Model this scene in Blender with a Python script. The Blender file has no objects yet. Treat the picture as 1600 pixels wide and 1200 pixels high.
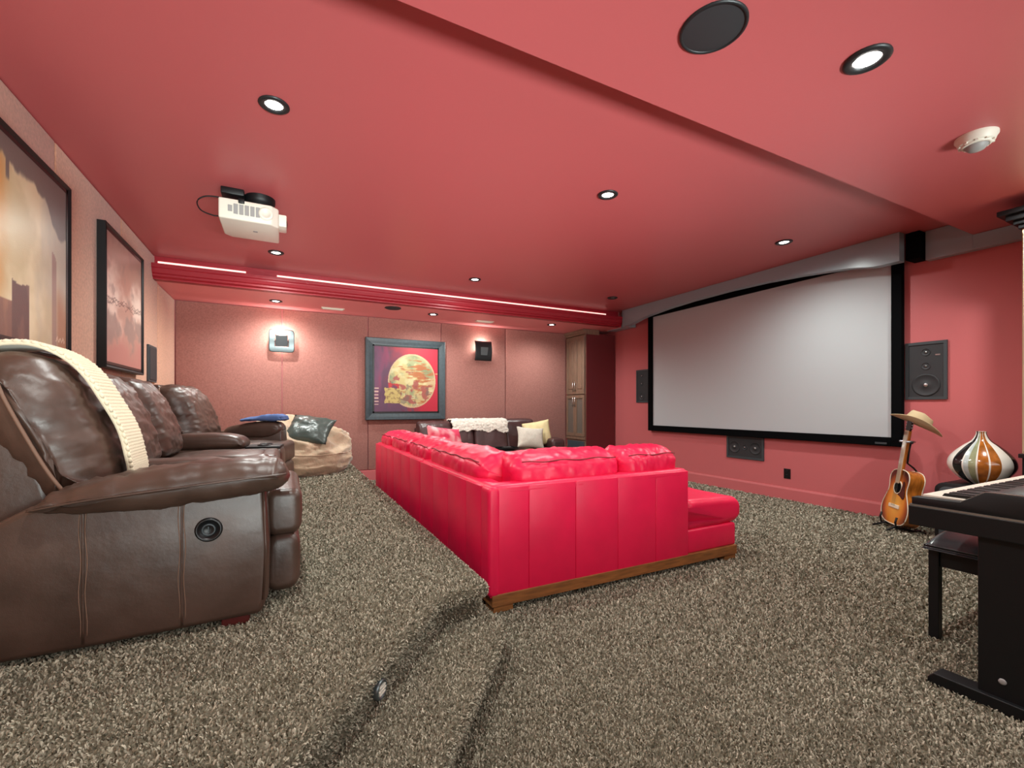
import bpy, bmesh, math, random
import numpy as np
from mathutils import Vector, Matrix, noise

random.seed(7)
SC = bpy.context.scene
COL = SC.collection
PI = math.pi

# ------------------------------------------------------------------ camera, world, exposure, large lights
cam_d = bpy.data.cameras.new('camera')
cam = bpy.data.objects.new('camera', cam_d)
COL.objects.link(cam)
cam.location = (0, 0, 1.125)
cam.rotation_euler = (PI / 2, 0, -math.radians(26.92))
cam_d.sensor_width = 36.0
cam_d.lens = 36.0 * 700.0 / 1600.0
cam_d.shift_y = 35.0 / 1600.0
cam_d.clip_start = 0.02
SC.camera = cam

W = bpy.data.worlds.new('world')
SC.world = W
W.use_nodes = True
W.node_tree.nodes['Background'].inputs[0].default_value = (1, 0.97, 0.94, 1)
W.node_tree.nodes['Background'].inputs[1].default_value = 0.15

SC.view_settings.view_transform = 'Standard'
SC.view_settings.look = 'None'
SC.view_settings.gamma = 1.0
SC.view_settings.use_curve_mapping = False
SC.view_settings.exposure = 0.14

DOWNLIGHT_W = 84.0
WALLWASH_W = 64.0
NEAR_FILL_W = 22.0
UP_FILL_W = 62.0
FRONT_FILL_W = 55.0


def area_light(name, loc, rot, sx, sy, watts, col=(0.90, 1.0, 0.97)):
    d = bpy.data.lights.new(name, 'AREA')
    d.shape = 'RECTANGLE'
    d.size, d.size_y = sx, sy
    d.energy = watts
    d.color = col
    o = bpy.data.objects.new(name, d)
    COL.objects.link(o)
    o.location = loc
    o.rotation_euler = rot
    return o


# unseen fill lights added behind the camera to brighten the room and ceiling
area_light('front_fill', (2.0, -2.7, 2.0), (PI / 2 - 0.2, 0, 0), 5.0, 1.0, FRONT_FILL_W)
area_light('near_fill', (1.6, -1.6, 2.58), (0, 0, 0), 3.0, 1.6, NEAR_FILL_W)
up = area_light('up_fill', (1.5, -2.3, 0.5), (PI - math.radians(68), 0, 0.10), 4.6, 0.7, UP_FILL_W)
up.data.spread = math.radians(48)


# ------------------------------------------------------------------ materials
def lin(c):
    return tuple(((x / 255.0) / 12.92 if x / 255.0 <= 0.04045 else ((x / 255.0 + 0.055) / 1.055) ** 2.4) for x in c)


def mat(name, rgb, rough=0.5, metal=0.0, var=0.0, var_scale=4.0, bump=0.0, bump_scale=60.0, bump2=0.0,
        bump2_scale=8.0, coat=0.0, spec=0.5, sheen=0.0, emit=None, estr=0.0, rough_var=0.0, stretch=None, detail=3.0):
    m = bpy.data.materials.new(name)
    m.use_nodes = True
    nt = m.node_tree
    b = nt.nodes['Principled BSDF']
    c = lin(rgb)
    b.inputs['Base Color'].default_value = (*c, 1)
    b.inputs['Roughness'].default_value = rough
    b.inputs['Metallic'].default_value = metal
    b.inputs['Specular IOR Level'].default_value = spec
    if coat:
        b.inputs['Coat Weight'].default_value = coat
        b.inputs['Coat Roughness'].default_value = 0.12
    if sheen:
        b.inputs['Sheen Weight'].default_value = sheen
        b.inputs['Sheen Roughness'].default_value = 0.5
    if emit:
        b.inputs['Emission Color'].default_value = (*emit, 1)
        b.inputs['Emission Strength'].default_value = estr
    if var or bump or bump2 or rough_var:
        tc = nt.nodes.new('ShaderNodeTexCoord')
        vec = tc.outputs['Object']
        if stretch:
            mp = nt.nodes.new('ShaderNodeMapping')
            mp.inputs['Scale'].default_value = stretch
            nt.links.new(vec, mp.inputs['Vector'])
            vec = mp.outputs['Vector']
    if var or rough_var:
        n = nt.nodes.new('ShaderNodeTexNoise')
        n.inputs['Scale'].default_value = var_scale
        n.inputs['Detail'].default_value = 5
        nt.links.new(vec, n.inputs['Vector'])
        if var:
            r = nt.nodes.new('ShaderNodeValToRGB')
            r.color_ramp.elements[0].position = 0.3
            r.color_ramp.elements[1].position = 0.7
            r.color_ramp.elements[0].color = (*[x * (1 - var) for x in c], 1)
            r.color_ramp.elements[1].color = (*[min(1, x * (1 + var)) for x in c], 1)
            nt.links.new(n.outputs['Fac'], r.inputs['Fac'])
            nt.links.new(r.outputs['Color'], b.inputs['Base Color'])
        if rough_var:
            mr = nt.nodes.new('ShaderNodeMapRange')
            mr.inputs['From Min'].default_value = 0.3
            mr.inputs['From Max'].default_value = 0.7
            mr.inputs['To Min'].default_value = rough - rough_var
            mr.inputs['To Max'].default_value = rough + rough_var
            nt.links.new(n.outputs['Fac'], mr.inputs['Value'])
            nt.links.new(mr.outputs['Result'], b.inputs['Roughness'])
    prev = None
    for st, scl in ((bump2, bump2_scale), (bump, bump_scale)):
        if st:
            n2 = nt.nodes.new('ShaderNodeTexNoise')
            n2.inputs['Scale'].default_value = scl
            n2.inputs['Detail'].default_value = detail
            nt.links.new(vec, n2.inputs['Vector'])
            bp = nt.nodes.new('ShaderNodeBump')
            bp.inputs['Strength'].default_value = st
            bp.inputs['Distance'].default_value = 0.5 / scl
            nt.links.new(n2.outputs['Fac'], bp.inputs['Height'])
            if prev:
                nt.links.new(prev.outputs['Normal'], bp.inputs['Normal'])
            prev = bp
    if prev:
        nt.links.new(prev.outputs['Normal'], b.inputs['Normal'])
    return m


def vcol_mat(name, rough=0.6, bump=0.15):
    m = mat(name, (128, 128, 128), rough, bump=bump, bump_scale=140)
    nt = m.node_tree
    a = nt.nodes.new('ShaderNodeAttribute')
    a.attribute_name = 'Col'
    nt.links.new(a.outputs['Color'], nt.nodes['Principled BSDF'].inputs['Base Color'])
    return m


def glass_mat(name, rgb, alpha=0.35, rough=0.06):
    m = mat(name, rgb, rough)
    b = m.node_tree.nodes['Principled BSDF']
    b.inputs['Transmission Weight'].default_value = 1 - alpha
    b.inputs['IOR'].default_value = 1.45
    return m


M = {}
M['ceiling'] = mat('ceiling_paint', (188, 94, 96), 0.40, bump=0.10, bump_scale=140, spec=0.45)
M['wall_red'] = mat('wall_paint', (200, 106, 108), 0.55, bump=0.10, bump_scale=120, spec=0.4)
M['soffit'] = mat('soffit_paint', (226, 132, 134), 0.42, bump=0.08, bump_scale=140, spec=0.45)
M['cove'] = mat('cove_paint_and_shade', (150, 20, 36), 0.42)
M['fabric_back'] = mat('wall_fabric_back', (158, 106, 97), 0.95, var=0.16, var_scale=55, bump=0.5, bump_scale=220, sheen=0.3)
M['fabric_left'] = mat('wall_fabric_left', (204, 154, 126), 0.95, var=0.14, var_scale=55, bump=0.5, bump_scale=220, sheen=0.3)
M['carpet'] = mat('carpet_backing', (104, 98, 84), 1.0, var=0.4, var_scale=120, bump=1.0, bump_scale=130, spec=0.1)
M['brown'] = mat('brown_leather', (74, 55, 46), 0.37, var=0.25, var_scale=5, bump=0.22, bump_scale=420, bump2=0.06, bump2_scale=12, spec=0.55, rough_var=0.06)
M['stitch'] = mat('tan_stitch', (122, 94, 78), 0.7)
M['red'] = mat('red_leather', (222, 20, 70), 0.40, var=0.08, var_scale=4, bump=0.22, bump_scale=380, bump2=0.05, bump2_scale=10, spec=0.42)
M['red_seam'] = mat('red_seam', (120, 8, 28), 0.6)
M['oak'] = mat('oak_plinth', (134, 84, 42), 0.5, var=0.3, var_scale=9, stretch=(1, 8, 8))
M['choc'] = mat('chocolate_leather', (70, 44, 44), 0.34, var=0.2, var_scale=6, bump=0.2, bump_scale=380, bump2=0.15, bump2_scale=14)
M['black'] = mat('black_lacquer', (12, 12, 14), 0.35)
M['black_satin'] = mat('black_satin', (13, 14, 16), 0.48, bump=0.05, bump_scale=200, spec=0.35)
M['black_velvet'] = mat('black_velvet', (6, 7, 9), 0.95, spec=0.1)
M['black_vinyl'] = mat('black_vinyl', (22, 23, 26), 0.25, bump=0.15, bump_scale=300)
M['slate'] = mat('slate_paint', (146, 164, 171), 0.30, bump=0.04, bump_scale=160)
M['slate_frame'] = mat('slate_frame', (50, 62, 68), 0.36, var=0.2, var_scale=30)
M['grille'] = mat('speaker_grille', (44, 46, 49), 0.6, bump=0.3, bump_scale=600)
M['speaker_edge'] = mat('speaker_edge', (58, 66, 70), 0.5)
M['screen'] = mat('screen_cloth', (190, 196, 199), 0.85, spec=0.2)
M['silver'] = mat('silver', (190, 192, 194), 0.28, 1.0)
M['nickel'] = mat('brushed_nickel', (205, 203, 198), 0.3, 1.0)
M['gunmetal'] = mat('gunmetal', (112, 122, 124), 0.32, 0.7)
M['dark_metal'] = mat('dark_trim', (42, 44, 46), 0.4, 0.4)
M['white_plastic'] = mat('white_plastic', (226, 222, 208), 0.42)
M['ivory_plastic'] = mat('ivory_plastic', (214, 208, 186), 0.45)
M['grey_plastic'] = mat('grey_plastic', (150, 150, 148), 0.5)
M['lamp'] = mat('lamp_lens', (255, 250, 240), 0.4, emit=(1, 0.95, 0.88), estr=22)
M['lamp_off'] = mat('unlit_lens', (120, 118, 116), 0.2)
M['led'] = mat('led_strip', (255, 200, 190), 0.5, emit=(1, 0.50, 0.45), estr=1.35)
M['cabinet'] = mat('cabinet_wood', (126, 101, 84), 0.36, var=0.2, var_scale=8, stretch=(8, 8, 1), coat=0.2)
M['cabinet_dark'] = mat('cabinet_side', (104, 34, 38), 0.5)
M['cream_wood'] = mat('cream_wood', (196, 172, 140), 0.5, var=0.1, var_scale=6)
M['niche'] = mat('niche_slate', (62, 72, 80), 0.6)
M['throw'] = mat('knit_wool', (226, 214, 186), 0.95, bump=0.5, bump_scale=260, sheen=0.3)
M['fur'] = mat('sheepskin', (214, 204, 192), 1.0, var=0.15, var_scale=70, bump=0.8, bump_scale=150, sheen=0.4)
M['linen'] = mat('grey_linen', (206, 200, 186), 0.95, bump=0.4, bump_scale=300, var=0.08, var_scale=40)
M['straw'] = mat('pale_yellow_satin', (222, 206, 156), 0.7, bump=0.3, bump_scale=60, var=0.1, var_scale=12)
M['pink'] = mat('pink_print', (226, 62, 96), 0.7, bump=0.2, bump_scale=80)
M['bean'] = mat('tan_suede', (182, 158, 130), 0.75, var=0.16, var_scale=5, bump=0.25, bump_scale=90, bump2=0.4, bump2_scale=9, sheen=0.4)
M['green_silk'] = mat('dark_green_satin', (66, 76, 72), 0.34, bump2=0.2, bump2_scale=7)
M['blue'] = mat('blue_cotton', (80, 104, 154), 0.85, bump=0.3, bump_scale=200)
M['amber'] = mat('amber_lacquer', (176, 104, 38), 0.2, var=0.35, var_scale=7, coat=0.6, stretch=(6, 6, 1.5))
M['binding'] = mat('cream_binding', (232, 220, 196), 0.35)
M['rosewood'] = mat('rosewood', (46, 30, 24), 0.4)
M['maple'] = mat('pale_fretboard', (206, 180, 150), 0.45)
M['tortoise'] = mat('tortoise_shell', (72, 34, 24), 0.25, var=0.4, var_scale=20)
M['felt'] = mat('tan_felt', (204, 184, 146), 0.95, bump=0.2, bump_scale=300, var=0.06, var_scale=14)
M['white_key'] = mat('white_key', (238, 230, 214), 0.3)
M['black_key'] = mat('black_key', (18, 18, 19), 0.35)
M['g_white'] = mat('glaze_white', (236, 232, 222), 0.15, coat=0.5)
M['g_black'] = mat('glaze_black', (26, 24, 26), 0.15, coat=0.5)
M['g_sage'] = mat('glaze_sage', (150, 154, 120), 0.15, coat=0.5, var=0.2, var_scale=20)
M['g_blue'] = mat('glaze_grey_blue', (190, 202, 200), 0.15, coat=0.5, var=0.1, var_scale=20)
M['g_amber'] = mat('glaze_amber', (168, 98, 36), 0.15, coat=0.5, var=0.4, var_scale=16)
M['glass'] = glass_mat('cabinet_glass', (150, 140, 130), 0.45)
M['clear'] = glass_mat('clear_glass', (235, 240, 240), 0.12, 0.03)
M['red_rug'] = mat('red_foot', (96, 26, 22), 0.6)
M['art'] = vcol_mat('canvas_paint', 0.55)
M['art_glossy'] = vcol_mat('canvas_varnish', 0.32)


# ------------------------------------------------------------------ helpers
def obj(name, bm, m, parent=None, smooth=True, local=False, autosmooth=None):
    """bmesh in world coordinates -> one linked mesh object (origin moved to the parent's location)"""
    me = bpy.data.meshes.new(name)
    if parent is not None and not local:
        L = parent.matrix_basis.translation.copy()
        p = parent.parent
        while p is not None:
            L += p.matrix_basis.translation
            p = p.parent
        bmesh.ops.translate(bm, verts=bm.verts, vec=-L)
    bmesh.ops.recalc_face_normals(bm, faces=bm.faces)
    for f in bm.faces:
        f.smooth = smooth
    if smooth and autosmooth is not None:
        for e in bm.edges:
            if len(e.link_faces) == 2 and e.calc_face_angle(0) > autosmooth:
                e.smooth = False
    bm.to_mesh(me)
    bm.free()
    for mm in (m if isinstance(m, (list, tuple)) else [m]):
        me.materials.append(mm)
    o = bpy.data.objects.new(name, me)
    COL.objects.link(o)
    if parent is not None:
        o.parent = parent
    return o


def thing(name, label, cat, loc=(0, 0, 0), rotz=0.0, group=None):
    o = bpy.data.objects.new(name, None)
    o.empty_display_size = 0.1
    COL.objects.link(o)
    o.location = loc
    o.rotation_euler = (0, 0, rotz)
    o['label'] = label
    o['category'] = cat
    if group:
        o['group'] = group
    return o


def tag(o, label, cat, group=None):
    o['label'] = label
    o['category'] = cat
    if group:
        o['group'] = group
    return o


def struct(o):
    o['kind'] = 'structure'
    return o


def origin_to(o, loc):
    """move a top-level mesh's origin to loc, keeping it where it is"""
    o.data.transform(Matrix.Translation(-Vector(loc)))
    o.location = loc
    return o


def box(x0, x1, y0, y1, z0, z1, bev=0.0, seg=2, bm=None):
    b = bmesh.new()
    bmesh.ops.create_cube(b, size=1)
    for v in b.verts:
        v.co = Vector(((x0 + x1) / 2 + v.co.x * (x1 - x0), (y0 + y1) / 2 + v.co.y * (y1 - y0), (z0 + z1) / 2 + v.co.z * (z1 - z0)))
    if bev:
        bmesh.ops.bevel(b, geom=list(b.edges), offset=bev, segments=seg, affect='EDGES', profile=0.5)
    if bm is None:
        return b
    join(bm, b)
    return bm


def join(a, b):
    me = bpy.data.meshes.new('tmp')
    b.to_mesh(me)
    b.free()
    a.from_mesh(me)
    bpy.data.meshes.remove(me)
    return a


def xform(bm, mtx):
    bmesh.ops.transform(bm, matrix=mtx, verts=bm.verts)
    return bm


def prism(poly, lo, hi, axis='y', bev=0.0, seg=2, bm=None):
    """extrude a 2D polygon. axis y: poly=(x,z); axis x: poly=(y,z); axis z: poly=(x,y)"""
    b = bmesh.new()

    def P(p, t):
        return {'y': (p[0], t, p[1]), 'x': (t, p[0], p[1]), 'z': (p[0], p[1], t)}[axis]
    va = [b.verts.new(P(p, lo)) for p in poly]
    vb = [b.verts.new(P(p, hi)) for p in poly]
    n = len(poly)
    b.faces.new(va)
    b.faces.new(vb[::-1])
    for i in range(n):
        b.faces.new((va[i], va[(i + 1) % n], vb[(i + 1) % n], vb[i]))
    bmesh.ops.recalc_face_normals(b, faces=b.faces)
    if bev:
        eds = [e for e in b.edges if e.calc_face_angle(0) > 0.5]
        bmesh.ops.bevel(b, geom=eds, offset=bev, segments=seg, affect='EDGES', profile=0.5)
    if bm is None:
        return b
    return join(bm, b)


def crom(pts, n, closed=True):
    """Catmull-Rom through pts, n samples"""
    out = []
    m = len(pts)
    segs = m if closed else m - 1
    for k in range(n):
        t = k * segs / (n if closed else n - 1)
        i = min(int(t), segs - 1)
        f = t - i

        def g(j):
            return pts[j % m] if closed else pts[max(0, min(m - 1, j))]
        p0, p1, p2, p3 = g(i - 1), g(i), g(i + 1), g(i + 2)
        out.append(tuple(0.5 * (2 * b + (c - a) * f + (2 * a - 5 * b + 4 * c - d) * f * f + (3 * b - a - 3 * c + d) * f ** 3)
                         for a, b, c, d in zip(p0, p1, p2, p3)))
    return out


def rrect(x0, x1, z0, z1, r, bulge=0.0, k=5):
    """rounded rectangle with bulging sides as a dense polygon, counter-clockwise"""
    pts = []
    cx, cz = (x0 + x1) / 2, (z0 + z1) / 2
    for (px, pz, a0) in ((x1 - r, z0 + r, -PI / 2), (x1 - r, z1 - r, 0), (x0 + r, z1 - r, PI / 2), (x0 + r, z0 + r, PI)):
        for i in range(k + 1):
            a = a0 + PI / 2 * i / k
            pts.append((px + r * math.cos(a), pz + r * math.sin(a)))
    dense = []
    n = len(pts)
    for i in range(n):
        a, b = pts[i], pts[(i + 1) % n]
        L = math.hypot(b[0] - a[0], b[1] - a[1])
        s = max(1, int(L / 0.04))
        for j in range(s):
            dense.append((a[0] + (b[0] - a[0]) * j / s, a[1] + (b[1] - a[1]) * j / s))
    out = []
    hx, hz = (x1 - x0) / 2, (z1 - z0) / 2
    for x, z in dense:
        u, w = (x - cx) / hx, (z - cz) / hz
        out.append((x + bulge * (x - cx) / hx * (1 - w * w), z + bulge * (z - cz) / hz * (1 - u * u)))
    return out


def puffy(prof, y0, y1, rnd=0.04, ns=26, n=None, wr=0.0, wf=7.0, seed=0.0, aniso=(1, 1, 1), shape=None, crown=0.0, kr=5):
    """extrude closed profile (x,z) along y with rounded, inset ends and optional leather wrinkles"""
    if n:
        prof = crom(prof, n)
    m = len(prof)
    A = sum(prof[i][0] * prof[(i + 1) % m][1] - prof[(i + 1) % m][0] * prof[i][1] for i in range(m))
    sg = 1 if A > 0 else -1
    nor = []
    for i in range(m):
        a, c = prof[i - 1], prof[(i + 1) % m]
        tx, tz = c[0] - a[0], c[1] - a[1]
        L = math.hypot(tx, tz) or 1
        nor.append((sg * tz / L, -sg * tx / L))
    rad = []
    for i in range(m):
        best = 9.0
        for j in range(m):
            dx, dz = prof[j][0] - prof[i][0], prof[j][1] - prof[i][1]
            dn = -(dx * nor[i][0] + dz * nor[i][1])
            if dn > 1e-5:
                best = min(best, (dx * dx + dz * dz) / (2 * dn))
        rad.append(best * 0.93)
    rad = [min(rad[i - 1], rad[i], rad[(i + 1) % m]) for i in range(m)]
    cx = sum(p[0] for p in prof) / m
    cz = sum(p[1] for p in prof) / m
    w = y1 - y0
    ys = []
    k = kr
    for i in range(k + 1):
        ys.append(rnd * (1 - math.cos(PI / 2 * i / k)))
    mid = [rnd + (w - 2 * rnd) * i / ns for i in range(1, ns)]
    ys = ys + mid + [w - t for t in ys[::-1]]
    b = bmesh.new()
    rows = []
    for t in ys:
        e = min(t, w - t)
        q = max(0.0, 1 - e / rnd) if rnd > 0 else 0
        d = rnd * (1 - math.sqrt(max(0, 1 - q * q)))
        c = crown * (1 - (2 * t / w - 1) ** 2)
        rows.append([b.verts.new((p[0] - nn[0] * (min(d, q_) - c), y0 + t, p[1] - nn[1] * (min(d, q_) - c))) for p, nn, q_ in zip(prof, nor, rad)])
    for r0, r1 in zip(rows, rows[1:]):
        for i in range(m):
            b.faces.new((r0[i], r0[(i + 1) % m], r1[(i + 1) % m], r1[i]))
    for r, yy in ((rows[0], y0), (rows[-1], y1)):
        b.faces.new(r)
    bmesh.ops.recalc_face_normals(b, faces=b.faces)
    if wr:
        wrinkle(b, wr, wf, seed, aniso)
    if shape:
        for v in b.verts:
            v.co = Vector(shape(v.co))
    return b


def wrinkle(b, amp, freq, seed=0.0, aniso=(1, 1, 1)):
    b.normal_update()
    for v in b.verts:
        p = Vector((v.co.x * aniso[0], v.co.y * aniso[1], v.co.z * aniso[2])) * freq + Vector((seed, seed * 1.7, 0))
        a = noise.noise(p)
        c = noise.noise(p * 2.3 + Vector((9, 3, 1)))
        v.co += v.normal * amp * (0.6 * a + 0.5 * (abs(c) * 2 - 0.6))


def tube(path, r, seg=8, closed=False, bm=None):
    b = bm or bmesh.new()
    P = [Vector(p) for p in path]
    n = len(P)
    rings = []
    up = Vector((0, 0, 1))
    for i in range(n):
        if closed:
            t = (P[(i + 1) % n] - P[i - 1])
        else:
            t = P[min(n - 1, i + 1)] - P[max(0, i - 1)]
        t.normalize()
        ref = up if abs(t.z) < 0.9 else Vector((1, 0, 0))
        a = t.cross(ref).normalized()
        c = a.cross(t).normalized()
        rr = r[i] if isinstance(r, (list, tuple)) else r
        rings.append([b.verts.new(P[i] + (a * math.cos(2 * PI * k / seg) + c * math.sin(2 * PI * k / seg)) * rr) for k in range(seg)])
    for i in range(n if closed else n - 1):
        r0, r1 = rings[i], rings[(i + 1) % n]
        for k in range(seg):
            b.faces.new((r0[k], r0[(k + 1) % seg], r1[(k + 1) % seg], r1[k]))
    if not closed:
        b.faces.new(rings[0][::-1])
        b.faces.new(rings[-1])
    return b


def lathe(prof, seg=32, center=(0, 0, 0), axis='z', bm=None, cap=True):
    """prof = [(r, z)...] revolve"""
    b = bm or bmesh.new()
    rings = []
    for r, z in prof:
        ring = []
        if r < 1e-6:
            ring = [b.verts.new((0, 0, z))]
        else:
            ring = [b.verts.new((r * math.cos(2 * PI * k / seg), r * math.sin(2 * PI * k / seg), z)) for k in range(seg)]
        rings.append(ring)
    new = [v for r in rings for v in r]
    for r0, r1 in zip(rings, rings[1:]):
        for k in range(seg):
            a, c = r0[k % len(r0)], r0[(k + 1) % len(r0)]
            d, e = r1[k % len(r1)], r1[(k + 1) % len(r1)]
            vs = []
            for v in (a, c, e, d):
                if v not in vs:
                    vs.append(v)
            if len(vs) >= 3:
                b.faces.new(vs)
    if cap:
        for r in (rings[0], rings[-1]):
            if len(r) > 2:
                b.faces.new(r)
    rot = {'z': Matrix.Identity(4), 'x': Matrix.Rotation(PI / 2, 4, 'Y'), 'y': Matrix.Rotation(-PI / 2, 4, 'X')}[axis]
    mt = Matrix.Translation(Vector(center)) @ rot
    for v in new:
        v.co = mt @ v.co
    return b


def pillow(w, h, t, n=22, pinch=0.06, wr=0.006, seed=0.0):
    """square scatter cushion in the local XZ plane, thickness along Y"""
    b = bmesh.new()
    top, bot = {}, {}
    for i in range(n + 1):
        for j in range(n + 1):
            u, v = 2 * i / n - 1, 2 * j / n - 1
            f = (max(0, 1 - abs(u) ** 2.6) * max(0, 1 - abs(v) ** 2.6)) ** 0.55
            x = u * w / 2 * (1 - pinch * (1 - v * v))
            z = v * h / 2 * (1 - pinch * (1 - u * u))
            edge = i in (0, n) or j in (0, n)
            k = wr * noise.noise(Vector((u * 3 + seed, v * 3, seed)))
            top[i, j] = b.verts.new((x, -t / 2 * f - k, z))
            bot[i, j] = top[i, j] if edge else b.verts.new((x, t / 2 * f + k, z))
    for i in range(n):
        for j in range(n):
            b.faces.new((top[i, j], top[i + 1, j], top[i + 1, j + 1], top[i, j + 1]))
            q = (bot[i, j], bot[i, j + 1], bot[i + 1, j + 1], bot[i + 1, j])
            if len(set(q)) == 4 and not all(x in top.values() for x in q):
                b.faces.new(q)
            elif len(set(q)) == 4:
                try:
                    b.faces.new(q)
                except ValueError:
                    pass
    return b


def fbm(x, y, s=0.0, o=4):
    a, f, t = 0.5, 1.0, 0.0
    for _ in range(o):
        t += a * noise.noise(Vector((x * f + s, y * f - s, s)))
        a *= 0.5
        f *= 2.1
    return t


def mix(a, b, t):
    t = max(0.0, min(1.0, t))
    return tuple(p + (q - p) * t for p, q in zip(a, b))


def sstep(a, b, x):
    t = max(0.0, min(1.0, (x - a) / (b - a)))
    return t * t * (3 - 2 * t)


def canvas(name, o, eu, ev, fn, m, parent, res=110, back=None):
    """a painted canvas: grid with one paint colour per vertex (u right, v up), with a thin body behind it"""
    o, eu, ev = Vector(o), Vector(eu), Vector(ev)
    bm = bmesh.new()
    cl = bm.loops.layers.float_color.new('Col')
    g = [[bm.verts.new(o + eu * (i / res) + ev * (j / res)) for j in range(res + 1)] for i in range(res + 1)]
    cols = {}
    for i in range(res + 1):
        for j in range(res + 1):
            cols[g[i][j]] = (*lin(fn(i / res, j / res)), 1)
    for i in range(res):
        for j in range(res):
            f = bm.faces.new((g[i][j], g[i + 1][j], g[i + 1][j + 1], g[i][j + 1]))
            for l in f.loops:
                l[cl] = cols[l.vert]
    return obj(name, bm, m, parent)


# ------------------------------------------------------------------ the room
XL, XR, YB, YN, H, ZS, ZK, YK = -1.25, 5.40, 7.05, -3.0, 2.75, 2.49, 2.61, 1.65
PZ = 0.30

floor = struct(obj('floor', box(XL - 0.1, XR + 0.1, YN - 0.1, YB + 0.1, -0.12, -0.006), M['carpet'], smooth=False))
ceil = struct(obj('ceiling', box(XL - 0.1, XR + 0.1, YK - 0.1, YB + 0.1, H, H + 0.1), M['ceiling'], smooth=False))
bulk = struct(obj('ceiling_bulkhead', box(XL - 0.1, XR + 0.1, YN - 0.1, YK, ZK, H + 0.1), M['ceiling'], smooth=False))
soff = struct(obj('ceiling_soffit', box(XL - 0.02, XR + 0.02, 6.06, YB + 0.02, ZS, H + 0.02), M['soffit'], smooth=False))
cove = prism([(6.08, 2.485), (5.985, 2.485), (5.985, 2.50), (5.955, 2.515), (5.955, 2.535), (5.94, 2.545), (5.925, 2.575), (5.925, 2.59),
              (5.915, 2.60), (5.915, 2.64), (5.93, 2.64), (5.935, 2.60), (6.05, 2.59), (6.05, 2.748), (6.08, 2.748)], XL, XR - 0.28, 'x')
struct(obj('trim_1', cove, M['cove'], smooth=False))  # deep red lip; on the upper board the dark paint stands in for shade

wl = struct(obj('wall_left', box(XL - 0.12, XL - 0.03, YN - 0.1, YB + 0.1, -0.1, H + 0.05), M['wall_red'], smooth=False))
wb = struct(obj('wall_back', box(XL - 0.1, XR + 0.1, YB + 0.03, YB + 0.12, -0.1, H + 0.05), M['wall_red'], smooth=False))
wr_ = struct(obj('wall_right', box(XR, XR + 0.1, YN - 0.1, YB + 0.1, -0.1, H + 0.05), M['wall_red'], smooth=False))
struct(obj('wall_near', box(XL - 0.1, XR + 0.1, YN - 0.1, YN, -0.1, H + 0.05), M['wall_red'], smooth=False))
# upholstered wall panels, one object each
ysl = [-1.17, 0.05, 1.27, 2.49, 3.71, 4.95, 6.19, YB]
for a, b in zip(ysl, ysl[1:]):
    top = ZS - 0.004 if a > 6 else H - 0.004
    obj('fabric_panel', box(XL - 0.03, XL, a + 0.004, b - 0.004, 0.10, top, 0.012, 3), M['fabric_left'], wl, autosmooth=0.8)
xsb = [XL, -0.03, 1.13, 2.28, 3.45, 4.72]
for a, b in zip(xsb, xsb[1:]):
    obj('fabric_panel', box(a + 0.005, b - 0.005, YB, YB + 0.03, 0.16, ZS - 0.004, 0.012, 3), M['fabric_back'], wb, autosmooth=0.8)
struct(obj('baseboard_back', box(0.9, 4.72, YB - 0.012, YB + 0.03, 0, 0.155, 0.004), M['wall_red'], smooth=False))
bb = prism([(XR, 0), (XR - 0.018, 0), (XR - 0.018, 0.128), (XR - 0.010, 0.148), (XR, 0.15)], YN, YB, 'y')
struct(obj('baseboard_right', bb, M['wall_red'], smooth=False))

# slate fascia above the screen: recessed runs, a shaped panel standing proud in the middle
fas = thing('screen_fascia', 'long slate grey fascia with shaped lower edge over the projection screen', 'fascia', (5.2, 4.0, 2.5))
obj('recessed_board', box(5.20, 5.38, 5.90, 6.44, 2.48, H - 0.002, 0.003), M['slate'], fas, smooth=False)
obj('recessed_board', box(5.30, 5.38, YK - 0.002, 1.97, 2.48, H - 0.002, 0.003), M['slate'], fas, smooth=False)
obj('recessed_board', box(5.30, 5.38, 1.33, YK - 0.002, 2.48, ZK - 0.002, 0.003), M['slate'], fas, smooth=False)
obj('shaded_return', box(5.215, 5.39, 1.98, 2.084, 2.497, H - 0.002, 0.002), M['black_velvet'], fas, smooth=False)['label'] = 'near return of the fascia with its shadow painted black'  # return face in shadow, the shade put into its black colour
low = [(5.92, 2.478), (5.80, 2.480), (5.745, 2.484), (5.65, 2.50), (5.52, 2.53), (5.36, 2.555), (4.97, 2.590), (4.5, 2.612), (3.9, 2.618), (3.4, 2.605),
       (2.99, 2.577), (2.70, 2.548), (2.52, 2.528), (2.40, 2.505), (2.33, 2.488), (2.26, 2.480), (2.085, 2.478)]
pf = [(5.92, H - 0.002)] + low + [(2.085, H - 0.002)]
obj('shaped_panel', prism(pf, 5.10, 5.195, 'x'), M['slate'], fas, smooth=False)

# ------------------------------------------------------------------ carpeted platform and its step
plat_poly = [(0.85, YB), (0.85, 1.93), (0.80, 1.89), (0.63, 1.87), (0.59, 1.85), (-1.25, -0.31), (-1.25, YB)]
step_poly = [(0.88, 2.2), (0.88, 1.80), (0.80, 1.68), (-0.95, -0.42), (-1.25, -0.42), (-1.25, 2.2)]


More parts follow.
